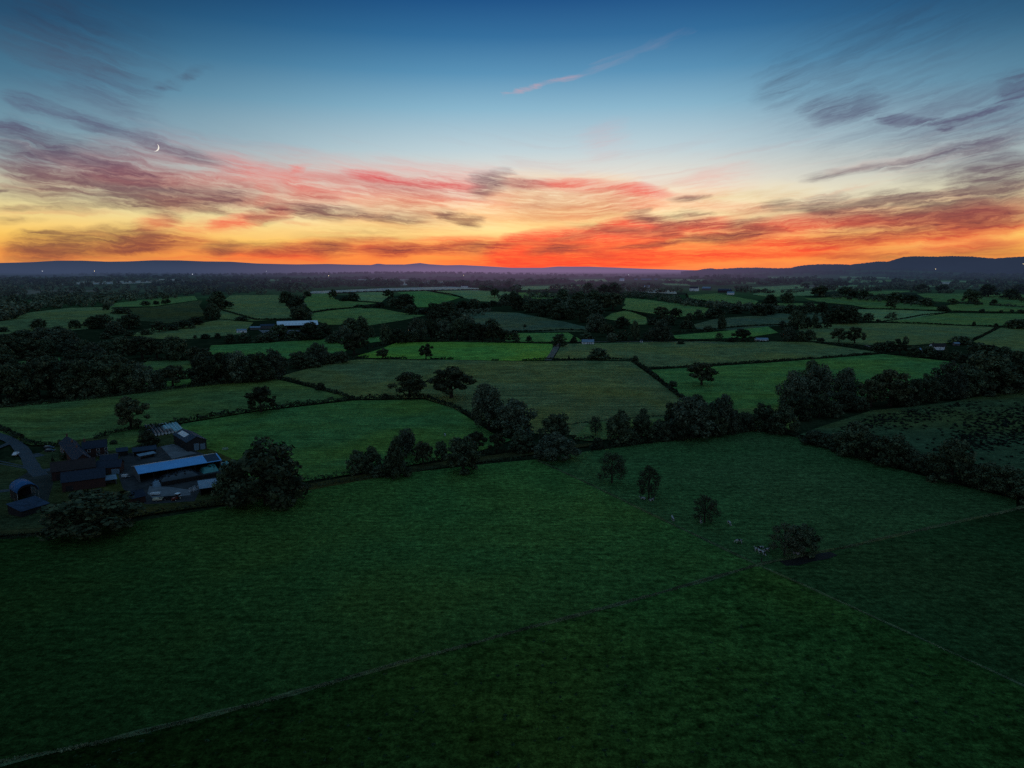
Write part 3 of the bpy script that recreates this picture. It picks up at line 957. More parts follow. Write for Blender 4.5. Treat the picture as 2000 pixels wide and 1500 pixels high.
def tree_meshes(kind, n, leaf, seed):
    global rng
    rng = np.random.default_rng(seed)
    P, N, lob = crown_points(kind, n)
    mat = LEAF['R' if kind in 'RTC' else kind]
    crown = quads_mesh('crown', leaf_quads(P, N, leaf, .8), mat)
    mb = MB()
    if kind == 'B':
        for i in range(4):
            a = i * 1.6
            mb.tube((0.03 * math.cos(a), .03 * math.sin(a), -.06), (.16 * math.cos(a), .16 * math.sin(a), .4), .022, .008, 5)
    else:
        thick = .026 if kind in 'SC' else .036
        top = .42 if kind != 'S' else .62
        mb.tube((0, 0, -.06), (0, 0, .1), thick * 1.35, thick, 8)
        mb.tube((0, 0, .1), (.01, .005, top), thick, thick * .55, 8)
        mb.tube((.01, .005, top), (0, 0, .8), thick * .5, .006, 6)
        for i in range(0, len(lob), 2 if kind != 'S' else 1):
            c = lob[i]
            z0 = max(.16, min(top, c[2] * .62))
            q = Vector((c[0] * .45, c[1] * .45, z0 + (c[2] - z0) * .6))
            mb.tube((0, 0, z0), q, thick * .38, thick * .25, 5)
            mb.tube(q, c[:3], thick * .25, .004, 5)
            if kind == 'S':
                for j in range(2):
                    e = Vector(c[:3]) + Vector(rng.uniform(-.12, .12, 3))
                    mb.tube(q, e, thick * .15, .003, 4)
    return crown, mb.mesh('trunk', BARK)


LOD = {'hi': {'O': (4200, .026), 'R': (5200, .026), 'T': (5200, .026), 'W': (6500, .021), 'C': (5000, .025), 'S': (3000, .016), 'B': (4200, .030)},
       'lo': {'O': (1300, .045), 'R': (1300, .047), 'T': (1300, .047), 'W': (1500, .042), 'C': (1200, .045), 'S': (900, .03), 'B': (1000, .055)}}
PROTO = {}
_s = 100
for lod, tab in LOD.items():
    for kd, (n, lf) in tab.items():
        PROTO[(lod, kd)] = []
        for v in range(4 if kd in 'ORW' and lod == 'hi' else 3):
            _s += 1
            PROTO[(lod, kd)].append(tree_meshes(kd, n, lf, _s))
rng = np.random.default_rng(5)

ONES = ['first', 'second', 'third', 'fourth', 'fifth', 'sixth', 'seventh', 'eighth', 'ninth', 'tenth', 'eleventh', 'twelfth', 'thirteenth', 'fourteenth',
        'fifteenth', 'sixteenth', 'seventeenth', 'eighteenth', 'nineteenth']


def ordinal(n):
    if n < 20: return ONES[n - 1]
    t = {2: 'twent', 3: 'thirt', 4: 'fort', 5: 'fift'}[n // 10]
    return t + 'ieth' if n % 10 == 0 else t + 'y-' + ONES[n % 10 - 1]


LOOK = {'O': 'spreading', 'R': 'rounded', 'T': 'tall', 'W': 'feathery', 'C': 'pointed', 'S': 'thin-leaved', 'B': 'low'}


def place_tree(px, py, hp, wp, kd, label=None, group=None):
    base = W(px, py)
    m = mpp(base)
    ht, wd = hp * m, wp * m
    # the photograph looks down on it a little, so part of its height is depth
    dep = math.atan2(CAM_H - base.z, math.hypot(base.x, base.y))
    ht = max(ht * 0.6, (ht - 0.35 * wd * math.sin(dep)) / math.cos(dep))
    if kd in 'ORWB': wd *= 1.1
    lod = 'hi' if hp > 24 else 'lo'
    crown, trunk = PROTO[(lod, kd)][random.randrange(len(PROTO[(lod, kd)]))]
    name = {'B': 'bush', 'W': 'willow_tree'}.get(kd, 'tree')
    o = empty(name, (base.x, base.y, base.z), random.uniform(0, 6.28), (wd * 1.04, wd * 1.04, ht * 1.03))
    link('crown', crown, o)
    link('trunk', trunk, o)
    tag(o, label, 'bush' if kd == 'B' else 'tree', group)
    return o


def tree_row(phrase, group, rows):
    """many trees of one belt: each gets its place in the belt as its label"""
    rows = sorted(rows, key=lambda r: r[0])
    kinds = {}
    for (px, py, hp, wp, kd) in rows:
        noun = 'bush' if kd == 'B' else 'tree'
        kinds[kd] = kinds.get(kd, 0) + 1
        label = f'{ordinal(kinds[kd])} {LOOK[kd]} {noun} from left {phrase}'
        place_tree(px, py, hp, wp, kd, label, group)


LONE = [
    (256, 838, 66, 62, 'O', 'broad dark tree with a bare trunk beside the wrapped bales of the farm'),
    (510, 806, 54, 56, 'O', 'lone rounded tree on the straight hedge above the big empty pasture'),
    (800, 776, 53, 68, 'O', 'smaller and gappier of the two broad trees at the hedge bend'),
    (882, 777, 64, 86, 'O', 'largest broad dark tree standing in the long mown field'),
    (1370, 752, 47, 55, 'O', 'solitary round tree with a short trunk alone in the green field'),
    (832, 702, 32, 30, 'O', 'upright tree at the near edge of the brightest green field'),
    (1170, 702, 24, 40, 'R', 'dome-shaped tree on the hedge to the right of the dirt lane'),
    (747, 700, 21, 25, 'O', 'small leaning tree at the left end of the brightest field'),
    (1092, 676, 25, 29, 'R', 'rounded tree at the far end of the dirt lane'),
    (1121, 670, 16, 18, 'C', 'small pointed tree just right of the dirt lane end'),
    (1033, 668, 13, 12, 'R', 'tiny round tree above the brightest field'),
    (1740, 603, 17, 20, 'O', 'small lone tree on the upper hedge of the pale right-hand fields'),
    (1742, 626, 17, 22, 'S', 'thin leaning tree below the small lone tree on the right'),
    (1638, 669, 29, 29, 'O', 'left one of a close pair of dark round trees by the lane'),
    (1669, 671, 33, 34, 'O', 'right, taller one of a close pair of dark round trees by the lane'),
    (1860, 595, 12, 18, 'O', 'tiny broad tree alone on the far right pasture slope'),
    (1841, 608, 14, 20, 'B', 'rounded bush where two far right hedges meet'),
    (1902, 637, 10, 8, 'R', 'tiny upright tree on the thin dark hedge far right'),
    (1945, 640, 9, 9, 'B', 'small bush at the top of the slanting ditch far right'),
    (1918, 611, 8, 11, 'B', 'small dark bush alone in a far right field'),
    (1603, 668, 10, 16, 'B', 'low bush beside the close pair of dark round trees'),
    (1695, 628, 18, 25, 'R', 'round tree at the tip of the wood by the fields on the right'),
    (1715, 629, 6, 10, 'B', 'tiny bush at the tip of the wood on the right'),
    (1195, 944, 66, 64, 'S', 'bushy young tree nearest the hedge in the cow pasture'),
    (1267, 977, 72, 54, 'S', 'slender upright young tree in the cow pasture'),
    (1376, 1022, 62, 60, 'S', 'open-branched young tree with a cow at its foot'),
    (1532, 1086, 72, 76, 'S', 'thin wide tree beside the cluster of cows'),
    (1568, 1083, 64, 60, 'R', 'dense dark round tree at the shaded field corner'),
    (185, 1042, 100, 165, 'R', 'huge spreading broad-topped tree in front of the farm buildings'),
    (522, 984, 132, 148, 'R', 'massive rounded dark tree right of the open-fronted farm sheds'),
    (452, 975, 70, 62, 'R', 'lower dark tree on the left flank of the massive rounded tree'),
    (543, 800, 8, 10, 'B', 'small bush on the straight hedge by the lone rounded tree'),
    (626, 762, 17, 18, 'B', 'dark bush on the slanting hedge between two left fields'),
    (656, 770, 8, 8, 'B', 'tiny bush lower down on the slanting hedge between two left fields'),
    (752, 780, 13, 16, 'B', 'rounded bush on the hedge left of the gappy broad tree'),
    (1241, 708, 14, 14, 'R', 'small round tree at the hedge corner by the mown field'),
    (1314, 755, 12, 17, 'B', 'dark bush half way down the slanting hedge by the green field'),
    (1111, 702, 9, 6, 'C', 'tiny sapling on the hedge beside the dirt lane'),
    (1025, 641, 8, 9, 'S', 'tiny bent tree above the dark hollow field'),
    (290, 873, 36, 36, 'B', 'dark bush between the wrapped bales and the small lawn'),
    (103, 902, 12, 7, 'C', 'small pointed garden tree on the lawn left of the farmhouse'),
    (130, 897, 17, 18, 'B', 'dark garden bush against the farmhouse wall'),
    (117, 872, 15, 10, 'B', 'dark narrow bush beside the parked dark cars'),
    (222, 868, 10, 14, 'B', 'small bush behind the brick farmhouse on the little lawn'),
]
for r in LONE: place_tree(*r)

tree_row('in the hedgerow trees along the near track', 'trees along the near track', [
    (700, 925, 48, 40, 'R'), (727, 920, 50, 38, 'R'), (771, 932, 79, 62, 'C'), (792, 892, 57, 46, 'W'), (826, 908, 48, 38, 'O'), (862, 897, 38, 28, 'R'),
    (905, 922, 75, 74, 'R'), (930, 882, 42, 40, 'O'), (970, 883, 40, 32, 'O'), (1018, 882, 42, 50, 'R'), (1085, 898, 58, 82, 'W'), (1084, 870, 67, 64, 'R'),
    (955, 838, 90, 74, 'W'), (1007, 850, 72, 82, 'W'), (745, 930, 26, 40, 'B'), (1040, 880, 20, 30, 'B'), (985, 835, 45, 40, 'R')])
tree_row('in the dark tree belt above the cow pasture', 'tree belt above the cow pasture', [
    (1163, 851, 40, 32, 'S'), (1167, 876, 25, 24, 'B'), (1208, 868, 66, 54, 'R'), (1213, 846, 47, 28, 'R'), (1253, 862, 56, 48, 'R'), (1255, 838, 42, 26, 'R'), (1290, 858, 42, 42, 'B'),
    (1313, 838, 54, 36, 'R'), (1352, 856, 84, 90, 'W'), (1362, 806, 38, 36, 'R'), (1408, 850, 80, 60, 'W'), (1386, 852, 64, 60, 'R'), (1455, 840, 40, 44, 'B'), (1490, 840, 54, 48, 'R'),
    (1530, 848, 60, 52, 'R'), (1322, 858, 40, 44, 'B'), (1430, 845, 50, 40, 'B'), (1232, 866, 30, 36, 'B'), (1512, 846, 40, 36, 'B')])
tree_row('in the clump of trees right of the green field', 'clump right of the green field', [
    (1585, 760, 58, 38, 'R'), (1550, 796, 72, 62, 'W'), (1594, 792, 80, 66, 'W'), (1648, 786, 68, 54, 'W'), (1556, 818, 54, 56, 'R'), (1600, 814, 48, 42, 'R'), (1648, 802, 44, 50, 'B'),
    (1700, 794, 58, 50, 'O'), (1738, 792, 74, 76, 'O'), (1785, 788, 50, 38, 'R'), (1810, 784, 54, 42, 'R'), (1850, 777, 74, 66, 'W'), (1888, 772, 62, 60, 'R'), (1935, 766, 84, 90, 'R'),
    (1985, 760, 80, 80, 'R'), (1962, 764, 52, 60, 'B'), (2040, 755, 84, 90, 'R'), (1905, 770, 46, 60, 'B'), (1760, 792, 34, 44, 'B'), (1670, 800, 32, 44, 'B'), (1625, 812, 34, 40, 'B'), (1835, 778, 40, 50, 'B')])
tree_row('along the hedge between cow pasture and rough moor', 'trees beside the rough moor', [
    (1590, 868, 32, 46, 'B'), (1620, 874, 30, 40, 'B'), (1672, 892, 70, 72, 'R'), (1704, 900, 56, 50, 'B'), (1740, 910, 66, 70, 'R'), (1772, 912, 44, 44, 'B'), (1798, 920, 40, 44, 'B'), (1858, 942, 90, 80, 'R'),
    (1826, 930, 44, 44, 'B'), (1905, 950, 50, 52, 'B'), (1935, 958, 58, 60, 'R'), (1972, 968, 62, 66, 'R'), (2020, 985, 66, 70, 'R'), (1645, 884, 34, 40, 'B')])
tree_row('in the dark wood behind the farm', 'wood behind the farm', [
    (15, 700, 50, 60, 'R'), (45, 676, 34, 60, 'R'), (85, 674, 36, 60, 'W'), (125, 674, 34, 52, 'W'), (60, 697, 38, 52, 'R'), (92, 694, 34, 42, 'R'), (72, 714, 32, 40, 'O'), (5, 714, 42, 44, 'R'),
    (142, 692, 30, 46, 'W'), (165, 692, 30, 32, 'R'), (182, 706, 38, 44, 'W'), (205, 692, 28, 38, 'R'), (240, 692, 36, 50, 'R'), (278, 701, 46, 60, 'O'), (307, 700, 40, 40, 'O'), (345, 703, 48, 50, 'R'),
    (390, 710, 36, 56, 'O'), (152, 722, 40, 58, 'R'), (196, 728, 44, 54, 'R'), (228, 738, 50, 56, 'R'), (255, 735, 36, 44, 'O'), (18, 785, 78, 72, 'R'), (76, 775, 74, 70, 'O'), (116, 772, 70, 60, 'R'),
    (160, 772, 74, 80, 'R'), (215, 769, 78, 80, 'R'), (250, 766, 58, 58, 'R'), (278, 764, 54, 60, 'W'), (338, 755, 44, 56, 'O'), (398, 749, 62, 52, 'B'), (430, 748, 64, 62, 'R'),
    (462, 747, 62, 60, 'W'), (498, 745, 58, 56, 'R'), (536, 738, 56, 54, 'W'), (45, 780, 50, 50, 'B'), (140, 775, 48, 54, 'B'), (190, 772, 44, 54, 'B'), (305, 760, 34, 36, 'B'), (100, 735, 44, 56, 'R'),
    (130, 742, 40, 50, 'R'), (15, 738, 48, 54, 'R'), (180, 742, 40, 50, 'R'), (416, 746, 40, 44, 'B'), (480, 746, 44, 44, 'B'), (515, 743, 42, 44, 'B'), (-30, 780, 80, 80, 'R'), (-40, 720, 50, 60, 'R'), (-70, 745, 60, 70, 'R')])
tree_row('in the belt left of the mown field', 'belt left of the mown field', [
    (588, 718, 34, 46, 'R'), (620, 713, 45, 46, 'W'), (645, 710, 24, 30, 'B'), (666, 708, 25, 32, 'B'), (692, 692, 44, 48, 'O'), (706, 676, 30, 32, 'O'), (606, 718, 26, 34, 'B')])
tree_row('in the copse behind the brightest green field', 'copse behind the brightest field', [
    (546, 662, 30, 40, 'R'), (606, 664, 36, 44, 'R'), (634, 658, 28, 28, 'R'), (670, 668, 32, 34, 'W'), (684, 660, 40, 38, 'R'), (706, 657, 39, 32, 'R'), (726, 659, 22, 18, 'C'), (753, 671, 40, 28, 'T'), (778, 670, 30, 38, 'R'),
    (815, 667, 48, 40, 'W'), (842, 664, 42, 34, 'R'), (868, 662, 36, 32, 'W'), (893, 662, 42, 36, 'R'), (916, 663, 36, 34, 'R'), (941, 666, 36, 34, 'O'), (963, 668, 36, 34, 'O'), (986, 668, 26, 30, 'O'),
    (1006, 667, 20, 18, 'R'), (960, 640, 19, 26, 'R'), (650, 670, 18, 30, 'B'), (575, 664, 20, 34, 'B'), (520, 668, 20, 40, 'B'), (798, 668, 24, 26, 'B'), (860, 665, 22, 30, 'B'), (930, 666, 20, 26, 'B'), (880, 634, 18, 22, 'R'), (858, 640, 20, 24, 'R')])
tree_row('in the wooded dip between the sloping middle fields', 'trees among the sloping middle fields', [
    (651, 583, 18, 15, 'O'), (690, 587, 16, 28, 'R'), (672, 588, 9, 16, 'B'), (758, 582, 17, 20, 'O'), (790, 603, 30, 40, 'R'), (767, 601, 20, 25, 'R'), (802, 614, 20, 30, 'R'), (742, 600, 10, 22, 'B'),
    (560, 591, 23, 30, 'R'), (578, 603, 24, 30, 'R'), (590, 612, 18, 20, 'R'), (586, 623, 26, 38, 'R'), (600, 579, 11, 16, 'B'), (848, 619, 28, 30, 'R'), (871, 616, 28, 42, 'R'), (905, 608, 22, 32, 'R'), (925, 602, 20, 26, 'R'),
    (945, 606, 16, 24, 'R'), (966, 581, 18, 18, 'O'), (988, 594, 20, 28, 'R'), (963, 598, 12, 22, 'B'), (890, 622, 14, 22, 'B'), (845, 626, 20, 26, 'R'), (830, 613, 12, 24, 'B'), (715, 602, 6, 14, 'B')])
tree_row('in the big central wood', 'big central wood', [
    (1012, 606, 30, 28, 'R'), (1040, 610, 26, 40, 'R'), (1065, 617, 30, 40, 'R'), (1095, 623, 30, 40, 'R'), (1112, 623, 26, 30, 'R'), (1100, 588, 24, 26, 'R'), (1130, 594, 25, 30, 'R'), (1160, 592, 26, 32, 'R'),
    (1197, 606, 34, 42, 'O'), (1178, 600, 26, 30, 'R'), (1140, 629, 30, 28, 'R'), (1142, 606, 22, 30, 'R'), (1085, 602, 22, 30, 'R'), (1165, 612, 18, 28, 'B'), (1118, 604, 20, 28, 'R'), (1002, 596, 26, 24, 'R'), (1148, 572, 20, 22, 'R'), (1200, 574, 22, 30, 'R'), (1180, 575, 20, 26, 'R')])
tree_row('in the scattered trees below the big central wood', 'trees below the big central wood', [
    (1164, 648, 37, 42, 'W'), (1187, 657, 27, 28, 'O'), (1215, 641, 24, 28, 'R'), (1146, 666, 18, 24, 'R'), (1195, 667, 18, 20, 'W'), (1215, 665, 22, 26, 'R'), (1240, 664, 38, 22, 'T'), (1263, 661, 13, 16, 'B'),
    (1293, 666, 43, 44, 'W'), (1292, 621, 24, 32, 'O'), (1319, 621, 20, 26, 'O'), (1275, 634, 14, 24, 'B'), (1305, 634, 22, 30, 'R'), (1346, 624, 14, 16, 'R'), (1364, 623, 19, 20, 'R'), (1341, 641, 18, 28, 'R'),
    (1396, 621, 21, 38, 'R'), (1410, 643, 32, 18, 'T'), (1383, 647, 12, 20, 'B'), (1404, 666, 17, 18, 'S'), (1450, 667, 26, 36, 'O'), (1428, 668, 10, 18, 'B'), (1330, 672, 8, 14, 'B'), (1437, 612, 16, 30, 'B'), (1483, 616, 24, 36, 'R'), (1500, 614, 22, 30, 'R')])
tree_row('in the right-hand wood beyond the fields', 'right-hand wood', [
    (1505, 602, 27, 30, 'R'), (1537, 592, 22, 26, 'R'), (1600, 579, 21, 32, 'O'), (1650, 578, 19, 26, 'R'), (1668, 581, 14, 22, 'R'), (1686, 583, 16, 24, 'R'), (1718, 585, 10, 14, 'R'), (1750, 590, 20, 34, 'R'), (1778, 592, 18, 36, 'R'),
    (1810, 598, 17, 28, 'R'), (1575, 613, 12, 18, 'R'), (1605, 615, 26, 28, 'R'), (1580, 609, 20, 24, 'W'), (1560, 618, 22, 28, 'R'), (1636, 601, 6, 26, 'B'), (1557, 642, 37, 34, 'R'), (1577, 641, 24, 16, 'R'), (1591, 641, 26, 14, 'R'), (1528, 643, 17, 20, 'S'),
    (1616, 642, 15, 16, 'O'), (1600, 641, 9, 12, 'B'), (1640, 632, 36, 46, 'R'), (1662, 632, 34, 34, 'R'), (1622, 632, 26, 30, 'R'), (1540, 667, 29, 28, 'W'), (1562, 667, 24, 26, 'R'), (1580, 667, 24, 24, 'R'), (1732, 622, 5, 10, 'B'), (1545, 612, 18, 26, 'R')])
tree_row('in the trees around the right-hand cottages', 'trees around the right-hand cottages', [
    (1715, 686, 20, 26, 'R'), (1733, 686, 21, 28, 'R'), (1757, 692, 31, 34, 'O'), (1768, 676, 20, 14, 'S'), (1785, 698, 24, 26, 'R'), (1812, 698, 24, 28, 'R'), (1846, 702, 29, 15, 'C'), (1866, 703, 20, 24, 'R'), (1885, 708, 18, 34, 'B'),
    (1876, 672, 17, 40, 'R'), (1912, 692, 24, 40, 'R'), (1935, 690, 18, 30, 'B'), (1960, 694, 18, 28, 'R'), (1900, 700, 16, 24, 'B'), (1830, 700, 16, 22, 'B'), (1986, 642, 21, 34, 'R'), (1971, 641, 16, 18, 'R'), (2010, 640, 20, 30, 'R')])
tree_row('in the trees of the far right pastures', 'trees of the far right pastures', [
    (1896, 590, 25, 32, 'R'), (1930, 579, 24, 34, 'R'), (1972, 584, 20, 36, 'R'), (1941, 593, 9, 13, 'B'), (1955, 611, 6, 8, 'B'), (1976, 611, 7, 8, 'B'), (1995, 612, 8, 18, 'B'), (1908, 596, 10, 12, 'S'), (1995, 590, 10, 14, 'S'), (1840, 571, 16, 24, 'R'), (1800, 570, 16, 26, 'R'), (1990, 570, 16, 24, 'R')])
tree_row('on the hollow slope at far left', 'trees on the hollow left slope', [
    (76, 641, 20, 31, 'R'), (113, 651, 15, 27, 'R'), (147, 641, 18, 24, 'R'), (168, 637, 10, 14, 'B'), (188, 641, 26, 34, 'R'), (204, 636, 24, 30, 'R'), (226, 652, 26, 32, 'W'), (252, 642, 30, 42, 'R'), (216, 654, 16, 26, 'B'), (236, 612, 13, 32, 'B'),
    (311, 648, 22, 28, 'R'), (336, 645, 12, 24, 'B'), (358, 641, 17, 40, 'R'), (382, 634, 17, 30, 'R'), (206, 661, 12, 20, 'B'), (254, 655, 10, 20, 'R'), (285, 654, 12, 22, 'B'), (285, 597, 10, 20, 'R'), (207, 605, 11, 14, 'R'), (320, 594, 9, 10, 'R'), (328, 593, 9, 10, 'R'), (305, 595, 8, 12, 'B'),
    (415, 624, 32, 30, 'R'), (420, 604, 28, 30, 'R'), (440, 602, 16, 30, 'R'), (425, 587, 20, 30, 'R'), (472, 625, 8, 26, 'B'), (381, 661, 7, 8, 'B'), (401, 661, 10, 20, 'B'), (425, 660, 11, 12, 'B'), (450, 670, 20, 24, 'R'), (478, 668, 20, 24, 'R'), (5, 648, 10, 22, 'B')])

# ------------------------------------------------------------------ far woods: one mass that nobody could count
def wood(name, items, mat, leaf=.15, n=42, kind='stuff', label=None):
    V = []
    for (x, y, z, ht, wd) in items:
        u = unit(n)
        rad = rng.uniform(.55, 1.02, (n, 1))
        P = u * rad * np.array([.5, .5, .5]) + np.array([0, 0, .5])
        P[:, 2] = np.abs(P[:, 2])
        lump = 1 + .22 * np.sin(u[:, :1] * 5 + x) * np.cos(u[:, 1:2] * 4 + y)
        P[:, :2] *= lump
        V.append(leaf_quads(P, u, leaf, .7) * np.array([wd, wd, ht]) + np.array([x, y, z]))
    o = link(name, quads_mesh(name, np.concatenate(V), mat))
    tag(o, label=label, cat='wood', kind=kind)
    return o


def inside(poly, x, y):
    c = False
    n = len(poly)
    for i in range(n):
        (x1, y1), (x2, y2) = poly[i], poly[(i + 1) % n]
        if (y1 > y) != (y2 > y) and x < (x2 - x1) * (y - y1) / (y2 - y1) + x1: c = not c
    return c


FARLEAF = leaf_mat('far_leaves', (0.052, 0.070, 0.044), (0.125, 0.145, 0.085), clump_scale=.03)
MASS = [  # outlines of dense woods, tree count, tree height in metres
    ([(-150, 570), (0, 557), (120, 554), (300, 561), (420, 561), (560, 562), (622, 563), (600, 572), (540, 575), (420, 577), (385, 580), (225, 591), (212, 600), (100, 604), (0, 630), (-150, 650)], 620, 17),
    ([(0, 546), (220, 545), (420, 548), (600, 546), (600, 550), (300, 552), (0, 553)], 200, 16),
    ([(600, 556), (720, 553), (800, 552), (850, 558), (1000, 552), (1000, 561), (845, 560), (700, 561), (600, 563)], 240, 19),
    ([(975, 575), (1010, 571), (1090, 572), (1140, 566), (1220, 568), (1222, 580), (1205, 600), (1130, 612), (1030, 606), (1000, 604), (975, 598)], 170, 14),
    ([(1222, 573), (1290, 578), (1345, 591), (1400, 597), (1480, 602), (1560, 606), (1560, 612), (1470, 610), (1400, 603), (1330, 597), (1270, 585), (1222, 580)], 170, 13),
    ([(1000, 552), (1110, 548), (1110, 555), (1000, 558)], 90, 17),
    ([(1170, 560), (1230, 556), (1300, 560), (1335, 568), (1330, 574), (1225, 566), (1170, 568)], 80, 12),
    ([(1380, 552), (1480, 548), (1600, 545), (1640, 550), (1500, 551), (1400, 558)], 130, 15),
    ([(1600, 578), (1640, 577), (1720, 583), (1800, 592), (1830, 599), (1790, 598), (1700, 588), (1610, 583)], 70, 9),
    ([(1590, 566), (1700, 562), (1790, 562), (1790, 567), (1700, 566), (1600, 570)], 70, 12),
    ([(1730, 542), (2000, 540), (2000, 548), (1730, 545)], 120, 15),
    ([(1640, 552), (1760, 553), (1900, 560), (2050, 562), (2050, 568), (1880, 566), (1740, 561), (1640, 557)], 150, 14),
    ([(875, 628), (920, 612), (930, 630), (920, 640), (880, 645), (840, 640)], 30, 10),
    ([(810, 612), (870, 600), (900, 610), (960, 606), (970, 612), (900, 620), (830, 620)], 40, 9),
    ([(560, 584), (600, 576), (592, 596), (610, 612), (612, 624), (572, 624), (575, 606)], 40, 10),
]
items = []
for poly, cnt, ht in MASS:
    x0, x1 = min(p[0] for p in poly), max(p[0] for p in poly)
    y0, y1 = min(p[1] for p in poly), max(p[1] for p in poly)
    k = 0
    for _ in range(cnt * 30):
        if k >= cnt: break
        px, py = random.uniform(x0, x1), random.uniform(y0, y1)
        if not inside(poly, px, py): continue
        k += 1
        p = W(px, py)
        s = random.uniform(.7, 1.25)
        items.append((p.x, p.y, p.z - .5, ht * s, ht * s * random.uniform(.85, 1.35)))
wood('distant_woodland', items, FARLEAF, label='dark mass of distant woods between the far fields', n=64, leaf=.12)
# far belts and hedgerows, one line of trees each: ends in the photograph, tree height there
BELTS = [
    (1735, 537, 2010, 541, 9), (1480, 557, 1565, 554, 11), (1495, 549, 1600, 546, 8), (1555, 563, 1650, 566, 11), (1350, 546, 1500, 541, 8), (1130, 553, 1185, 557, 9), (1305, 553, 1385, 557, 9),
    (1400, 546, 1475, 549, 7), (1000, 554, 1112, 553, 14), (1185, 546, 1290, 543, 6), (1640, 547, 1725, 549, 8), (1745, 553, 1900, 557, 9), (1590, 557, 1655, 559, 11), (1715, 563, 1800, 567, 9),
    (1900, 554, 2010, 551, 9), (1850, 546, 2010, 546, 6), (500, 563, 605, 566, 16), (550, 551, 690, 554, 12), (690, 557, 775, 559, 14), (718, 553, 748, 553, 17), (775, 550, 792, 550, 7), (803, 550, 832, 551, 10),
    (838, 559, 902, 559, 13), (900, 559, 990, 557, 16), (985, 556, 1003, 567, 18), (0, 557, 150, 557, 11), (40, 551, 200, 544, 6), (100, 546, 230, 542, 5), (230, 543, 500, 543, 6), (300, 557, 425, 559, 12),
    (360, 549, 480, 552, 8), (1225, 568, 1300, 571, 8), (1150, 563, 1220, 562, 12), (1440, 570, 1500, 572, 9), (1780, 571, 1860, 573, 10), (1930, 561, 2010, 563, 9), (1660, 570, 1720, 568, 8), (1500, 572, 1570, 570, 7),
    (1080, 565, 1140, 563, 10), (840, 546, 1000, 546, 7), (620, 546, 800, 544, 6), (1000, 544, 1180, 541, 6), (1300, 540, 1500, 538, 5), (1500, 537, 1740, 535, 5), (0, 549, 120, 553, 9), (420, 554, 560, 556, 10),
    (1040, 580, 1100, 582, 10), (1000, 568, 1020, 572, 16), (940, 566, 1000, 572, 10), (1860, 592, 2000, 600, 5), (1690, 580, 1760, 588, 9), (1436, 563, 1480, 566, 8), (1240, 559, 1300, 563, 9)]
items = []
for (x1, y1, x2, y2, hp) in BELTS:
    pxs = x1
    while pxs < x2:
        f = (pxs - x1) / max(1, x2 - x1)
        s = random.uniform(.45, 1.2) if random.random() > .12 else random.uniform(.2, .4)
        p = W(pxs, y1 + (y2 - y1) * f + random.uniform(-.7, .7))
        m = mpp(p)
        wd = hp * s * random.uniform(1.0, 1.7)
        items.append((p.x, p.y, p.z - .5, min(hp * s * m, 26), min(wd * m, 40)))
        pxs += wd * random.uniform(.35, .9) + (random.random() < .06) * 14
wood('distant_hedgerows', items, FARLEAF, n=70, leaf=.13, label='countless hedgerow trees out to the horizon')
items = []
for _ in range(50):
    r = random.uniform(5000, 9500)
    a = math.radians(random.uniform(-43, 43))
    x, y = r * math.sin(a), r * math.cos(a)
    n = random.randint(8, 26)
    for i in range(n):
        xx, yy = x + random.gauss(0, 150), y + random.gauss(0, 45)
        s = random.uniform(.7, 1.3)
        items.append((xx, yy, h(xx, yy) - 1, 16 * s, 22 * s))
# trees on the crest of the wooded ridge and of the right-hand rise
for _ in range(330):
    x = -1250 + random.gauss(0, 900); y = 5600 + random.gauss(0, 160)
    s = random.uniform(.6, 1.25); items.append((x, y, h(x, y) - 1, 17 * s, 22 * s))
for _ in range(300):
    x = 3100 + random.gauss(0, 1000); y = 5850 + random.gauss(0, 220)
    s = random.uniform(.6, 1.25); items.append((x, y, h(x, y) - 1, 15 * s, 22 * s))
wood('horizon_woodland', items, FARLEAF, n=26, leaf=.2, label='blue-grey woods along the horizon')

# ------------------------------------------------------------------ hills on the skyline
HILL = None


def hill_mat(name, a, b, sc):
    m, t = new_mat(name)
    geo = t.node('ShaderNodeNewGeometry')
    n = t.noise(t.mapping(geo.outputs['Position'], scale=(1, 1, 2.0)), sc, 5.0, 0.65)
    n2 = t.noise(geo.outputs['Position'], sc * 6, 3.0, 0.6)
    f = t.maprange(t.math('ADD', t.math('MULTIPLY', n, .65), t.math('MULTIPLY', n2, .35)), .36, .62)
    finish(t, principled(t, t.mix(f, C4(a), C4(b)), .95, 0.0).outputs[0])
    return m


def hills(profile, dist, depth, mat, jag=0.0, step=6):
    """a ridge with the skyline given in the photograph, built at its real distance and height"""
    xs = np.arange(profile[0][0], profile[-1][0] + 1, step)
    ys = np.interp(xs, [p[0] for p in profile], [p[1] for p in profile])
    v = []
    rows = 7
    for px, py in zip(xs, ys):
        d = ray(px, py)
        t = dist / math.hypot(d.x, d.y)
        top = CAM_H + d.z * t + (random.uniform(-jag, jag) if jag else 0)
        base = -40.0
        ux, uy = d.x * t / dist, d.y * t / dist
        for k in range(rows):
            f = k / (rows - 1)
            r = dist - depth * (1 - f) * (0.9 + .2 * math.sin(px * .021 + k))
            z = base + (top - base) * (f ** 1.1) * (1 + (0.05 * math.sin(px * .05 + 3 * f) if 0 < k < rows - 1 else 0))
            v.append((ux * r, uy * r, z))
        v.append((ux * (dist + depth), uy * (dist + depth), base))
    rows += 1
    f = []
    for i in range(len(xs) - 1):
        for k in range(rows - 1):
            f.append((i * rows + k, (i + 1) * rows + k, (i + 1) * rows + k + 1, i * rows + k + 1))
    o = link('hills', mesh_of('hills', v, f, mat, True))
    tag(o, kind='structure')


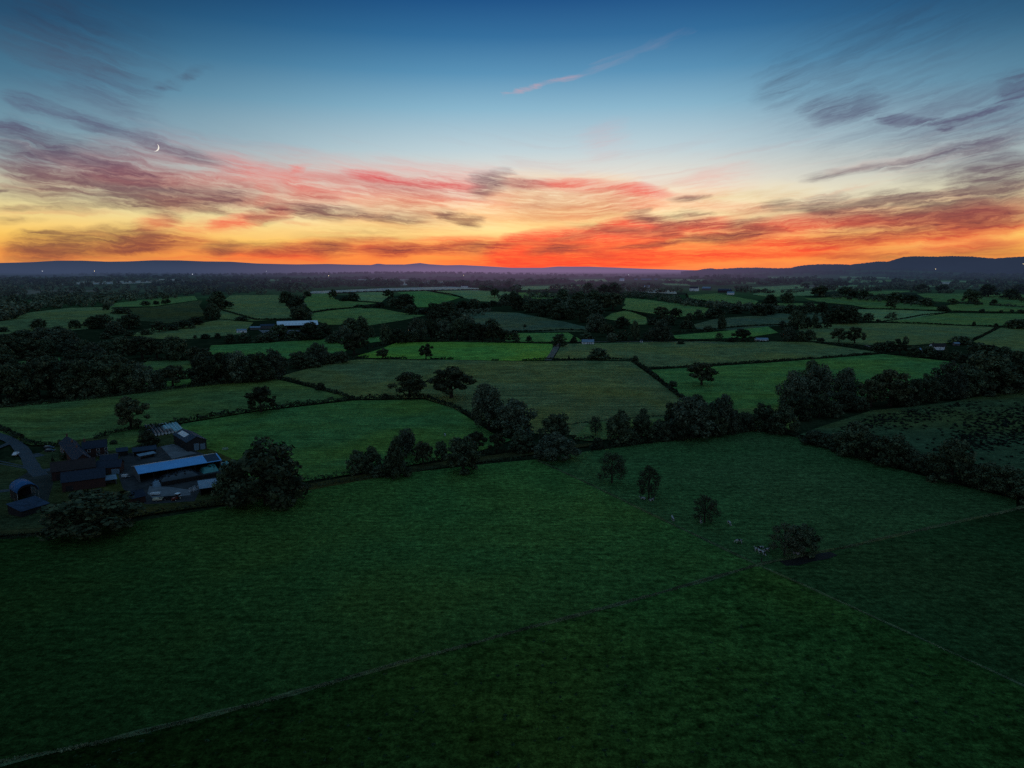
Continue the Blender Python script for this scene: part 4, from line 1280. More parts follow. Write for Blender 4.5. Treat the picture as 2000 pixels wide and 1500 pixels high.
MOOR = hill_mat('moorland_hill', (0.045, 0.065, 0.095), (0.085, 0.11, 0.14), 0.0006)  # blue of distant haze tinted into these far hill colours
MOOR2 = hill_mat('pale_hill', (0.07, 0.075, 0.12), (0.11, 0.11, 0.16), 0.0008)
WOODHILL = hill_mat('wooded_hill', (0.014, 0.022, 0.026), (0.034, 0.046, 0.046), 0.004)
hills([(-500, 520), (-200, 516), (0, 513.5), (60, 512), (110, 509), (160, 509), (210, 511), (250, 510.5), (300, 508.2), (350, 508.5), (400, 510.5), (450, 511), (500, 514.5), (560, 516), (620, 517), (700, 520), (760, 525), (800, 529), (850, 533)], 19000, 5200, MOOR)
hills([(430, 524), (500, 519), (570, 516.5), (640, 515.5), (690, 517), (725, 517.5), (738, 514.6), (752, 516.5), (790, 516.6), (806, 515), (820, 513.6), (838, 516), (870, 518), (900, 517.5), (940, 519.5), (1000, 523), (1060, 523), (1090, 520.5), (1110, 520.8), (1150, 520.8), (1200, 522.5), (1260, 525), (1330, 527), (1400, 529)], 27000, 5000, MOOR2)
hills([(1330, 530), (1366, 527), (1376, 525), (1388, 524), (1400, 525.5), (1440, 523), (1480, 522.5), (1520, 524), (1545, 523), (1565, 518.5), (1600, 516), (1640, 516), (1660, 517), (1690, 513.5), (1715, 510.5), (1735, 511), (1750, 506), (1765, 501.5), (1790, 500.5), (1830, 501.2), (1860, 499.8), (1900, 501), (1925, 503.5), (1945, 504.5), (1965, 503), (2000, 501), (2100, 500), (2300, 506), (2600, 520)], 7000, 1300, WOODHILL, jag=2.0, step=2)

# ------------------------------------------------------------------ hedges
HEDGE = leaf_mat('hedge_leaves', (0.016, 0.026, 0.013), (0.042, 0.054, 0.025), clump_scale=.15)


def hedge(label, pts, ht=2.2, wd=2.0, gap=0.0, name='hedge', cat='hedge', mat=None, group='hedges between the fields'):
    P = []
    for (a, b) in zip(pts[:-1], pts[1:]):
        k = max(1, int(math.hypot(b[0] - a[0], b[1] - a[1]) / 12))
        for j in range(k): P.append(W(a[0] + (b[0] - a[0]) * j / k, a[1] + (b[1] - a[1]) * j / k))
    P.append(W(*pts[-1]))
    V = []
    tot = 0
    for a, b in zip(P[:-1], P[1:]):
        L = (b - a).length
        tot += L
        if gap and random.random() < gap: continue
        dist = math.hypot(a.x, a.y)
        n = int(L * min(9, 2600 / dist * 1.6)) + 4
        s = rng.uniform(0, 1, (n, 1))
        hh = ht * (1 + .25 * np.sin(np.arange(n)[:, None] * .0 + s * L * .35 + a.x) + rng.normal(0, .08, (n, 1)))
        base = np.array(a)[None] * (1 - s) + np.array(b)[None] * s
        t = (b - a).normalized(); nrm = np.array((-t.y, t.x, 0))
        ang = rng.uniform(0, math.pi, (n, 1))
        u = nrm[None] * np.cos(ang) * wd / 2 + np.array((0, 0, 1))[None] * (np.sin(ang) ** .6) * hh
        rad = rng.uniform(.55, 1.03, (n, 1))
        Pn = base + u * rad
        N = nrm[None] * np.cos(ang) + np.array((0, 0, 1))[None] * np.sin(ang)
        V.append(leaf_quads(Pn, N, max(.34, .0011 * dist) * (ht / 2.2) ** .5, .8))
    if not V: return
    o = link(name, quads_mesh(name, np.concatenate(V), mat or HEDGE))
    tag(o, label, cat, group)


HEDGES = [
    ('long straight hedge from the wrapped bales to the hedge bend', [(285, 843), (350, 827), (420, 814), (500, 803), (600, 791), (690, 781), (760, 779), (830, 777)], 3.2, 3.0),
    ('thick hedge sloping down from the hedge bend to the tall willow', [(830, 777), (860, 788), (890, 799), (920, 815), (950, 835)], 3.0, 3.0),
    ('slanting overgrown hedge between two left-hand fields', [(540, 740), (580, 747), (620, 758), (660, 770), (690, 780)], 2.6, 2.6),
    ('dark hedge at the foot of the wood behind the farm', [(-60, 804), (0, 797), (80, 790), (150, 783), (220, 775), (300, 765), (370, 757), (420, 752), (540, 741)], 2.6, 3.0),
    ('hedge under the bare-trunked tree beside the small lawn', [(185, 858), (215, 848), (255, 840), (285, 838)], 2.4, 2.2),
    ('overgrown hedge beside the farm road', [(-20, 832), (0, 838), (25, 850), (50, 864), (75, 870), (110, 872)], 2.6, 3.4),
    ('short hedge below the brightest green field', [(840, 702), (860, 702), (885, 702)], 2.0, 2.2),
    ('broken row of clipped bushes left of the upright tree', [(686, 699), (700, 699), (720, 699), (735, 700), (760, 701), (780, 701), (810, 702), (825, 702)], 2.2, 3.0, .45),
    ('thin broken hedge remnant at the right end of the brightest field', [(895, 702), (960, 704), (975, 704), (990, 704)], 1.8, 2.2, .6),
    ('straight hedge at the near end of the dirt lane', [(1020, 704), (1070, 702), (1100, 703), (1150, 702), (1200, 702), (1232, 703)], 1.8, 1.8),
    ('slanting clipped hedge down the right side of the mown field', [(1232, 704), (1260, 722), (1290, 746), (1315, 766), (1338, 784)], 3.0, 3.2),
    ('long hedge curving above the lush field with the solitary tree', [(1265, 720), (1330, 719), (1390, 714), (1500, 707), (1600, 701), (1725, 690)], 2.2, 2.2),
    ('roadside hedge running past the close pair of dark trees', [(1500, 667), (1580, 668), (1640, 674), (1690, 681), (1730, 690)], 2.0, 3.0),
    ('dark hedge along the far side of the brightest field', [(745, 675), (770, 667), (830, 666), (900, 668), (1000, 670), (1085, 672)], 2.2, 2.4),
    ('hedge curling up beside the spreading tree at the bright field corner', [(715, 682), (735, 676), (760, 671), (775, 668)], 2.2, 2.4),
    ('hedge in front of the blue-roofed far barn', [(500, 668), (560, 667), (640, 662), (700, 657)], 2.6, 3.0),
    ('thin hedge crossing the dull right-hand fields', [(1665, 630), (1730, 630), (1800, 632), (1870, 636), (1945, 638), (2010, 640)], 1.6, 2.0),
    ('faint hedge above the thin leaning tree', [(1672, 603), (1740, 604), (1850, 608), (1960, 611)], 1.5, 1.8),
    ('curving hedge up to the far right bush', [(1720, 629), (1770, 622), (1800, 616), (1850, 611)], 1.5, 1.6),
    ('twin-lined ditch hedge slanting up at far right', [(1900, 664), (1920, 656), (1935, 648), (1948, 640)], 2.0, 2.6),
    ('hedge between the hollow dark field and the bright strip', [(1000, 648), (1060, 647), (1100, 645), (1150, 646), (1200, 640)], 1.8, 2.2),
    ('dark hedge above the lush strip right of the round willow', [(1315, 650), (1370, 646), (1420, 641), (1470, 637), (1530, 635)], 2.2, 2.6),
    ('hedge in front of the round willow', [(1255, 664), (1310, 664), (1380, 667), (1430, 668), (1500, 668)], 2.0, 2.4),
    ('wavy hedge between the two sloping left-centre fields', [(606, 612), (640, 606), (690, 602), (700, 597), (745, 601)], 2.4, 2.6),
    ('hedge along the foot of the pale stubble strip', [(640, 574), (730, 570), (850, 568), (940, 566)], 2.2, 2.4),
    ('hedge on the crest left of the upper central wood', [(845, 570), (880, 575), (905, 582)], 2.0, 2.2),
    ('hedge at the edge of the left-centre hill field', [(420, 601), (440, 608), (500, 625), (570, 624)], 2.2, 2.4),
    ('dark hedge climbing past the central slope field', [(1215, 605), (1250, 612), (1275, 622), (1320, 620)], 2.0, 2.4),
    ('hedge at the right edge of the central slope field', [(1340, 575), (1345, 585), (1400, 592), (1472, 598)], 2.4, 2.8),
    ('low overgrown hedge behind the near track', [(590, 944), (640, 936), (690, 925), (760, 914), (830, 905), (900, 895), (960, 886), (1040, 878)], 2.6, 3.0),
    ('scrubby hedge below the massive rounded tree', [(560, 962), (620, 950), (700, 938), (780, 926), (860, 914), (950, 903), (1040, 894)], 1.6, 3.0),
    ('hedge bank in front of the farmyard', [(-40, 1055), (60, 1050), (150, 1042), (260, 1012), (340, 998), (430, 985), (520, 972), (565, 962)], 1.8, 3.0),
    ('short hedge left of the dark tree belt', [(1118, 861), (1140, 858), (1160, 856)], 2.2, 2.6),
    ('thick hedge joining the trees above the cow pasture', [(1150, 882), (1220, 872), (1300, 862), (1400, 850), (1490, 841), (1530, 846), (1560, 855)], 3.0, 4.0),
    ('thick hedge running down beside the rough moor', [(1560, 857), (1620, 876), (1700, 901), (1800, 926), (1900, 952), (1990, 976), (2060, 995)], 3.2, 4.5),
    ('thin hedge across the mown field behind the dark round tree', [(1110, 830), (1180, 822), (1250, 816), (1310, 812)], .9, 2.0),
    ('dark hedge at the near side of the bright farm strip', [(400, 697), (480, 703), (560, 703)], 2.2, 2.6),
    ('hedge below the open-crowned trees behind the farm', [(280, 706), (330, 704), (390, 705)], 2.2, 2.4),
]
for hd in HEDGES: hedge(*hd)

# ------------------------------------------------------------------ the farm: materials
BLUE_SHEET = plain('blue_grey_sheeting', (0.13, 0.40, 0.76), .5, .4, .1, vary=.12, scale=.3, stripes=('X', 1.6))
DARK_SHEET = plain('dark_sheeting', (0.030, 0.050, 0.078), .7, .2, .0, vary=.3, scale=.4, stripes=('X', 1.6))
PALE_SHEET = plain('pale_sheeting', (0.19, 0.28, 0.36), .6, .3, .0, vary=.22, scale=.4, stripes=('X', 1.8))
RIDGE_SHEET = plain('white_glint_sheeting', (0.46, 0.48, 0.50), .42, .5, .15, vary=.2, scale=.4, stripes=('X', 1.6))  # on the long barn's far slope this white stands in for reflected sky
SLATE = plain('slate_roof', (0.030, 0.040, 0.060), .85, .12, vary=.4, scale=1.6, bump=.6, stripes=('Z', 2.4))
TILE = plain('brown_tile_roof', (0.046, 0.036, 0.036), .9, .1, vary=.4, scale=1.6, bump=.6, stripes=('Z', 2.4))
STONE_TILE = plain('pale_lichen_tile_roof', (0.15, 0.14, 0.13), .8, .2, vary=.4, scale=1.6, stripes=('Z', 2.4))
BRICK = plain('dark_red_brick', (0.062, 0.032, 0.028), .9, .1, vary=.35, scale=2.5, bump=.4)
BLOCK = plain('concrete_block_wall', (0.11, 0.11, 0.11), .9, .1, vary=.35, scale=1.4)
BOARD = plain('dark_boarding', (0.032, 0.030, 0.030), .85, .1, vary=.4, scale=1.5, stripes=('X', 3.0))
WHITEWASH = plain('whitewashed_wall', (0.82, 0.83, 0.84), .85, .1, vary=.12, scale=1.0)
CONCRETE = plain('farmyard_concrete', (0.14, 0.145, 0.155), .85, .15, vary=.45, scale=.25)
DIRT = plain('farmyard_dirt', (0.044, 0.042, 0.042), .9, .1, vary=.6, scale=.16)
ROADM = plain('worn_farm_road', (0.042, 0.055, 0.066), .8, .2, vary=.35, scale=.22)
LANE = plain('dirt_lane', (0.12, 0.115, 0.095), .9, .1, vary=.5, scale=.15)
VERGE = grass_mat('rough_verge_grass', (0.055, 0.062, 0.028), rows=.1, tuft=.6, sheen=.2, fine=.8)
BANK = grass_mat('pale_bank_grass', (0.100, 0.145, 0.070), rows=.1, tuft=.7, sheen=.3, fine=.9)
GLASS = plain('dark_window_glass', (0.02, 0.025, 0.03), .12, .6, vary=.05)
DOORM = plain('grey_blue_door', (0.17, 0.26, 0.34), .6, .3, vary=.2, scale=1.2, stripes=('X', 3.0))
SKYLIGHT = plain('translucent_rooflight', (0.62, 0.66, 0.70), .3, .5, vary=.08, stripes=('X', 1.6))
STEEL = plain('galvanised_steel', (0.42, 0.44, 0.46), .35, .5, .7, vary=.2)
RUBBER = plain('tyre_rubber', (0.018, 0.018, 0.019), .85, .15, vary=.3)
BLACKWRAP = plain('black_bale_wrap', (0.022, 0.024, 0.028), .28, .6, vary=.3, scale=1.5, bump=.3)
BLUEWRAP = plain('pale_blue_bale_wrap', (0.24, 0.44, 0.48), .35, .5, vary=.2, scale=1.5, bump=.3)
BALEEND = plain('white_bale_end', (0.55, 0.55, 0.56), .4, .5, vary=.25, scale=2)
TEAL = plain('teal_silage_sheet', (0.060, 0.24, 0.22), .42, .5, vary=.4, scale=.5, bump=.5)
BLACKSHEET = plain('black_silage_sheet', (0.030, 0.036, 0.045), .38, .5, vary=.5, scale=.5, bump=.6)
WHITEPAINT = plain('white_car_paint', (0.72, 0.73, 0.75), .25, .5, vary=.05)
DARKPAINT = plain('dark_car_paint', (0.020, 0.024, 0.034), .12, .7, vary=.05)
REDPAINT = plain('red_tractor_paint', (0.20, 0.03, 0.02), .4, .5, vary=.15)
CREAM = plain('cream_trailer_paint', (0.62, 0.56, 0.42), .5, .4, vary=.15)
LAMP_RED = plain('tail_lamp', (0.30, 0.02, 0.02), .3, .5, vary=.05)
LAMP_CLEAR = plain('head_lamp', (0.6, 0.62, 0.65), .15, .6, vary=.05)
CHIMNEY = plain('chimney_brick', (0.14, 0.07, 0.055), .9, .1, vary=.3, scale=3)
POT = plain('clay_pot', (0.22, 0.12, 0.09), .8, .2, vary=.2, scale=3)
WINDOWLIGHT = glow('lit_window', (1.0, 0.62, 0.28), 1.6)
LAMPLIGHT = glow('lit_lamp', (1.0, 0.80, 0.45), 2.2)
LAMPWHITE = glow('lit_white_lamp', (0.85, 0.93, 1.0), 1.6)

# ------------------------------------------------------------------ ground of the farm
def strip(name, pts, wid, mat, lift=None, kind='structure', wobble=.12, label=None):
    P = [W(*p) for p in pts]
    Q = []
    for a, b in zip(P[:-1], P[1:]):
        k = max(1, int((b - a).length / 6))
        for j in range(k): Q.append(a.lerp(b, j / k))
    Q.append(P[-1])
    # smooth the line
    for _ in range(6):
        Q = [Q[0]] + [(Q[i - 1] + Q[i] * 2 + Q[i + 1]) / 4 for i in range(1, len(Q) - 1)] + [Q[-1]]
    if lift is None:
        LIFT[0] += .003
        lift = .06 + LIFT[0]
    v, f = [], []
    for i, q in enumerate(Q):
        t = (Q[min(i + 1, len(Q) - 1)] - Q[max(i - 1, 0)]).normalized()
        n = Vector((-t.y, t.x, 0))
        w = wid * (1 + random.uniform(-wobble, wobble)) / 2
        for s in (-1, 1):
            p = q + n * w * s
            v.append((p.x, p.y, h(p.x, p.y) + lift))
        if i: f.append((2 * i - 2, 2 * i - 1, 2 * i + 1, 2 * i))
    f = [q[::-1] for q in f]
    o = link(name, mesh_of(name, v, f, mat, True))
    return tag(o, kind=kind, label=label)


sheet('farmyard', [(-80, 960), (0, 905), (60, 895), (110, 868), (200, 852), (270, 842), (345, 828), (362, 860), (420, 882), (470, 905), (450, 975), (300, 992), (255, 1010), (150, 1030), (0, 1040), (-80, 1040)], gm('olive', 0, .2), spacing=8)
sheet('lawn', [(196, 882), (214, 851), (268, 841), (280, 866), (240, 880)], gm('mid', 0, .2), spacing=6)
sheet('yard', [(230, 925), (235, 885), (262, 886), (312, 873), (339, 868), (388, 884), (434, 900), (448, 925), (436, 952), (390, 960), (380, 980), (285, 986), (262, 975), (240, 955)], DIRT, spacing=6)
sheet('yard', [(314, 873), (339, 868), (366, 880), (384, 886), (336, 897)], CONCRETE, spacing=6)
sheet('yard', [(292, 950), (330, 952), (372, 958), (372, 968), (300, 976), (288, 965)], CONCRETE, spacing=6)
sheet('yard', [(60, 915), (100, 922), (104, 945), (92, 985), (30, 965), (22, 942), (52, 925)], plain('mossy_yard', (0.030, 0.034, 0.028), .9, .1, vary=.6, scale=.16), spacing=6)
strip('road', [(-60, 838), (-20, 846), (5, 852), (25, 861), (40, 874), (52, 890), (60, 905), (64, 922), (80, 930)], 6.0, ROADM)
strip('road', [(52, 893), (62, 893), (72, 891), (82, 888)], 8.5, ROADM, wobble=.05)
strip('road', [(64, 924), (78, 923), (92, 920), (102, 917)], 5.5, ROADM)
strip('track', [(-30, 886), (0, 876), (12, 869), (24, 864)], 3.6, ROADM)
strip('track', [(-30, 896), (0, 901), (20, 906), (40, 910), (56, 914)], 1.0, ROADM)
strip('track', [(-30, 901), (0, 906), (20, 910), (40, 914), (56, 917)], 1.0, ROADM)
strip('track', [(-30, 964), (0, 962), (25, 958)], 4, ROADM)
strip('lane', [(1070, 704), (1075, 697), (1081, 688), (1088, 676), (1090, 671)], 7.0, LANE)
strip('lane', [(1690, 675), (1712, 681), (1745, 687)], 5.0, LANE)
strip('lane', [(1120, 668), (1300, 667), (1400, 670)], 4, LANE)
strip('track', [(1045, 884), (1100, 876), (1160, 868)], 6, VERGE)
strip('track', [(150, 1030), (262, 1000), (400, 985), (520, 970), (600, 952), (700, 935), (800, 918), (900, 903), (1000, 890), (1060, 880)], 9, VERGE)
strip('track', [(-40, 1046), (60, 1040), (130, 1032)], 5, VERGE)


def ridge(name, pts, wid, ht, mat, label, kind='stuff'):
    """a strip of long uncut grass along a fence line"""
    P = [W(*p) for p in pts]
    V = []
    for a, b in zip(P[:-1], P[1:]):
        L = (b - a).length
        n = int(L * 34)
        s = rng.uniform(0, 1, (n, 1))
        t = (b - a).normalized(); nr = np.array((-t.y, t.x, 0))
        off = rng.normal(0, wid / 3, (n, 1))
        B = np.array(a) * (1 - s) + np.array(b) * s + nr * off
        hh = ht * (1 - np.minimum(1, np.abs(off) / wid) ** 2) * (1 + .5 * np.sin(s * L * .5) * .6) * rng.uniform(.35, 1.1, (n, 1))
        w = rng.uniform(.14, .34, (n, 1))
        d = unit(n); d[:, 2] = 0
        lean = unit(n) * .16
        top = B + np.concatenate([lean[:, :2], hh], 1)
        B[:, 2] -= .05
        top[:, 2] += .22; B[:, 2] += .22
        V.append(np.stack([B - d * w, B + d * w, top + d * w * .4, top - d * w * .4], 1).reshape(-1, 3))
    o = link(name, quads_mesh(name, np.concatenate(V), mat))
    tag(o, label, 'grass', kind=kind)


TALLG = leaf_mat('uncut_grass_blades', (0.085, 0.15, 0.065), (0.23, 0.28, 0.15), clump_scale=.2)
TALLD = leaf_mat('straw_grass', (0.11, 0.17, 0.075), (0.30, 0.33, 0.19), clump_scale=.2)
strip('track', [(1478, 1106), (1400, 1128), (1250, 1171), (1130, 1203), (1000, 1237), (900, 1266), (800, 1292), (650, 1335), (500, 1377), (350, 1415), (200, 1452), (0, 1492), (-150, 1530)], 1.5, BANK, wobble=.6)
strip('track', [(1482, 1104), (1570, 1086), (1650, 1071), (1720, 1054), (1800, 1036), (1880, 1018), (1950, 1004), (2040, 980)], 1.3, BANK, wobble=.6)
strip('track', [(1482, 1106), (1570, 1144), (1650, 1181), (1800, 1250), (2000, 1341), (2100, 1388)], .9, BANK, wobble=.7)
strip('track', [(1050, 900), (1150, 946), (1260, 1000), (1370, 1052), (1478, 1104)], 1.0, BANK, wobble=.7)
ridge('uncut_grass', [(1478, 1106), (1400, 1128), (1250, 1171), (1130, 1203), (1000, 1237), (900, 1266), (800, 1292), (650, 1335), (500, 1377), (350, 1415), (200, 1452), (0, 1492), (-150, 1530)], 1.1, .42, TALLD, 'pale strip of uncut grass dividing the two largest front pastures')
ridge('uncut_grass', [(1050, 900), (1150, 946), (1260, 1000), (1370, 1052), (1478, 1104)], 1.1, .30, TALLG, 'strip of longer grass between the big pasture and the cow pasture')
ridge('uncut_grass', [(1482, 1106), (1570, 1144), (1650, 1181), (1800, 1250), (2000, 1341), (2100, 1388)], .7, .26, TALLG, 'thin line of long grass at the right of the front pasture')
ridge('uncut_grass', [(1482, 1104), (1570, 1086), (1650, 1071), (1720, 1054), (1800, 1036), (1880, 1018), (1950, 1004), (2040, 980)], 1.5, .36, TALLD, 'pale grass bank running right from the shaded field corner')
sheet('mud_shade_patch', [(1522, 1098), (1560, 1088), (1600, 1080), (1622, 1080), (1636, 1086), (1618, 1093), (1585, 1099), (1560, 1106), (1536, 1107)], plain('mud_with_painted_shade', (0.010, 0.011, 0.009), .85, .2, vary=.5, scale=.4), spacing=4)  # mud patch coloured near black, standing in for the deep shade here

# rushes on the moor
V = []
MP = [(1600, 850), (1700, 812), (1850, 792), (2000, 762), (2150, 740), (2150, 960), (1990, 928), (1900, 898), (1780, 876)]
k = 0
while k < 2600:
    px, py = random.uniform(1590, 2150), random.uniform(745, 960)
    if not inside(MP, px, py): continue
    if math.sin(px * .021 + py * .05) + math.sin(px * .007 - py * .03) + random.uniform(-.5, .6) < .25: 
        if random.random() < .93: continue
    k += 1
    p = W(px, py)
    n = 16
    u = unit(n); u[:, 2] = np.abs(u[:, 2])
    s = random.uniform(.6, 1.5)
    V.append(leaf_quads(u * .5 * rng.uniform(.5, 1, (n, 1)), u, .3, .6) * np.array([1.5 * s, 1.5 * s, 1.0 * s]) + np.array(p) + np.array((0, 0, .18)))
tag(link('rushes', quads_mesh('rushes', np.concatenate(V), leaf_mat('rush_clumps', (0.008, 0.013, 0.008), (0.020, 0.026, 0.015)))), 'dark clumps of rushes scattered over the rough moor', 'rushes', kind='stuff')
# nettles and docks in the front pasture
V = []
for _ in range(900):
    px, py = random.uniform(-100, 2100), 1130 + 420 * random.random() ** .8
    if not inside([(1480, 1112), (2000, 1350), (2300, 1480), (2300, 1600), (-300, 1600), (0, 1500), (500, 1386), (1000, 1246)], px, py): continue
    p = W(px, py)
    n = 14
    u = unit(n); u[:, 2] = np.abs(u[:, 2])
    s = random.uniform(.25, .8)
    V.append(leaf_quads(u * .5 * rng.uniform(.3, 1, (n, 1)), u, .22, .8) * np.array([1.6 * s, 1.6 * s, .8 * s]) + np.array(p) + np.array((0, 0, .18)))
tag(link('weeds', quads_mesh('weeds', np.concatenate(V), leaf_mat('weed_leaves', (0.012, 0.038, 0.014), (0.030, 0.065, 0.022)))), 'low weeds growing through the nearest pasture', 'weeds', kind='stuff')

# ------------------------------------------------------------------ buildings
def gable(name, label, cat, P, ang, L, D, eave, rise, wall, roof, far_roof=None, over=.35, doors=(), windows=(), chimneys=(), lights=(), group=None, mono=False, open_front=False, gable_doors=(), lit=(), fascia=None):
    """a long building; local x runs along the near eave, y goes back from it"""
    o = empty(name, (P.x, P.y, P.z - .05), ang)
    tag(o, label, cat, group)
    th = .16
    if mono:
        wp = [(0, 0), (D, 0), (D, eave + rise), (0, eave)]
    else:
        wp = [(0, 0), (D, 0), (D, eave), (D / 2, eave + rise), (0, eave)]
    if open_front:
        w = MB()
        w.box(0, D - .25, 0, L, D, eave + (rise if mono else 0))
        n = len(wp)
        w.prism(wp, 0, .25); w.prism(wp, L - .25, L)
        w.build('wall', wall, o)
        for i in range(1, max(2, int(L / 5.5))):
            x = L * i / max(2, int(L / 5.5))
            MB().box(x - .13, .05, 0, x + .13, .31, eave - .02).build('post', BOARD, o)
    else:
        MB().prism(wp, 0, L).build('wall', wall, o)
    # roof slopes
    def slope(y0, z0, y1, z1, mat, nm='roof'):
        dy, dz = y1 - y0, z1 - z0
        ln = math.hypot(dy, dz); nx, nz = -dz / ln * th, dy / ln * th
        if nz < 0: nx, nz = -nx, -nz
        prof = [(y0, z0 + .02), (y1, z1 + .02), (y1 + nx, z1 + nz + .02), (y0 + nx, z0 + nz + .02)]
        return MB().prism(prof, -over, L + over).build(nm, mat, o)
    k = rise / (D if mono else D / 2)
    if mono:
        near = slope(-over, eave - over * k, D + over, eave + rise + over * k, roof)
    else:
        near = slope(-over, eave - over * k, D / 2, eave + rise, roof)
        slope(D + over, eave - over * k, D / 2 + .002, eave + rise, far_roof or roof)
        MB().box(-over - .02, D / 2 - .18, eave + rise + .06, L + over + .02, D / 2 + .18, eave + rise + .24).build('ridge_cap', far_roof or roof, o)
    sl = math.hypot(D if mono else D / 2, rise)
    for (x0, x1, t0, t1, m) in lights:            # panels lying on the near slope
        y0, y1 = (D if mono else D / 2) * t0, (D if mono else D / 2) * t1
        a = th * 1.02 / math.cos(math.atan(k)) + .05
        v = [(x0, y0, eave + k * y0 + a), (x1, y0, eave + k * y0 + a), (x1, y1, eave + k * y1 + a), (x0, y1, eave + k * y1 + a)]
        v += [(p[0], p[1], p[2] - .045) for p in v]
        MB().add(v, [(0, 1, 2, 3), (7, 6, 5, 4), (0, 4, 5, 1), (1, 5, 6, 2), (2, 6, 7, 3), (3, 7, 4, 0)]).build('rooflight' if m is SKYLIGHT else 'roof_panel', m, o)
    for (x0, x1, z1, m) in doors:
        dd = MB().box(x0, -.07, 0, x1, -.003, z1).build('door', m, o)
        MB().box(x1 - .28, -.13, z1 * .45, x1 - .14, -.072, z1 * .45 + .2).build('handle', STEEL, dd)
    for (x0, x1, z0, z1) in windows:
        ww = MB().box(x0, -.05, z0, x1, -.003, z1).build('window', GLASS if (x0, z0) not in lit else WINDOWLIGHT, o)
        fr = MB()
        for (a0, b0, a1, b1) in ((x0 - .09, z0 - .09, x0, z1 + .09), (x1, z0 - .09, x1 + .09, z1 + .09), (x0, z1, x1, z1 + .09), (x0, z0 - .09, x1, z0)):
            fr.box(a0, -.09, b0, a1, -.003, b1)
        fr.build('frame', WHITEPAINT, ww)
    for (y0, y1, z1, m, side) in gable_doors:
        x = -.07 if side < 0 else L + .003
        dd = MB().box(x, y0, 0, x + .067, y1, z1).build('door', m, o)
        MB().box(x - .05 if side < 0 else x + .069, y1 - .4, z1 * .45, x - .003 if side < 0 else x + .12, y1 - .25, z1 * .45 + .2).build('handle', STEEL, dd)
    for (x, ht) in chimneys:
        zr = eave + rise
        ch = MB().box(x - .45, D / 2 - .35, zr - .8, x + .45, D / 2 + .35, zr + ht).box(x - .52, D / 2 - .42, zr + ht + .002, x + .52, D / 2 + .42, zr + ht + .14).build('chimney', CHIMNEY, o)
        for q in (-.22, .22):
            MB().tube((x + q, D / 2, zr + ht + .145), (x + q, D / 2, zr + ht + .6), .13, .11, 8).build('chimney_pot', POT, ch)
    return o


def by_eave(x1, y1, x2, y2, eave):
    """footing, heading and length of a building from the two ends of its near eave in the photograph"""
    a, b = W(x1, y1, eave), W(x2, y2, eave)
    return Vector((a.x, a.y, a.z - eave)), math.atan2(b.y - a.y, b.x - a.x), math.hypot(b.x - a.x, b.y - a.y)


P, A, L = by_eave(271.5, 925.5, 431.5, 899, 4.2)
gable('long_barn', 'very long low barn with a bright blue roof and white sky glint at its ridge', 'barn', P, A, L, 15, 4.2, 1.75, BLOCK, BLUE_SHEET, RIDGE_SHEET, lights=[(L * .825, L - .3, .03, .97, DARK_SHEET)], open_front=True)
# barn with rooflight and two doors: gable end faces us
a = W(366.5, 883, 0); b = W(405.5, 878, 0)
ang = math.atan2(b.y - a.y, b.x - a.x); D = math.hypot(b.x - a.x, b.y - a.y)
back = W(340, 866, 0); Lb = (back - a).length
# its near eave is the left long side: x runs from the back corner to the front corner
ang2 = math.atan2(a.y - back.y, a.x - back.x)
gable('tall_barn', 'dark steel barn with a pale rooflight and two grey-blue doors', 'barn', back, ang2, Lb, D, 5.2, 2.2, BOARD, DARK_SHEET, lights=[(Lb * .12, Lb * .62, .28, .82, SKYLIGHT)],
      gable_doors=[(D * .34, D * .60, 3.9, DOORM, 1), (D * .66, D * .92, 3.4, DOORM, 1)])
# farmhouse range running up from the yard
P, A, L = by_eave(116, 864.5, 146, 901, 5.0)
gable('farmhouse', 'long slate-roofed farmhouse with several brick chimneys', 'farmhouse', P, A, L, 6.8, 5.0, 2.8, BRICK, SLATE, SLATE, chimneys=[(1.2, 1.3), (L * .38, 1.2), (L * .66, 1.0)],
      windows=[(2.5, 3.7, 3.2, 4.4), (6.5, 7.7, 3.2, 4.4), (10.5, 11.7, 3.2, 4.4), (2.5, 3.7, .9, 2.3), (10.5, 11.7, .9, 2.3)], doors=[(6.4, 7.6, 2.1, DOORM)])
P, A, L = by_eave(161, 877, 208, 872, 5.0)
gable('brick_house', 'red brick wing with a dark plain tiled roof behind the farmhouse', 'house', P, A, L, 7.5, 5.0, 2.8, BRICK, SLATE, chimneys=[(.9, 1.3)], windows=[(2, 3.2, 3.2, 4.4), (6, 7.2, 3.2, 4.4), (9.5, 10.7, 3.2, 4.4), (6, 7.2, .9, 2.2), (9.5, 10.7, .9, 2.2)], doors=[(2.2, 3.2, 2.1, BOARD)])
P, A, L = by_eave(196, 901, 229, 897.5, 3.4)
gable('outbuilding', 'grey-green roofed outbuilding squeezed in beside the brick wing', 'outbuilding', P, A, L, 8, 3.4, 2.0, BRICK, PALE_SHEET if False else SLATE, STONE_TILE, doors=[(L * .2, L * .2 + 2.2, 2.4, BOARD)])
P, A, L = by_eave(100, 922, 186, 911, 4.6)
gable('brick_barn', 'long brown-tiled brick barn in the middle of the farm', 'barn', P, A, L, 8.5, 4.6, 3.2, BRICK, TILE, doors=[(L * .1, L * .1 + 3, 3.2, BOARD)], windows=[(L * .45, L * .45 + 1, 1.8, 2.8), (L * .6, L * .6 + 1, 1.8, 2.8)])
P, A, L = by_eave(187, 915, 235, 911, 3.6)
gable('cattle_shed', 'low dark-roofed shed with a pale blue door at the yard edge', 'shed', P, A, L, 8, 3.6, 2.4, BRICK, SLATE, doors=[(L * .62, L * .95, 2.7, DOORM), (L * .2, L * .5, 2.7, BOARD)])
P, A, L = by_eave(120, 942.5, 205, 931.5, 4.6)
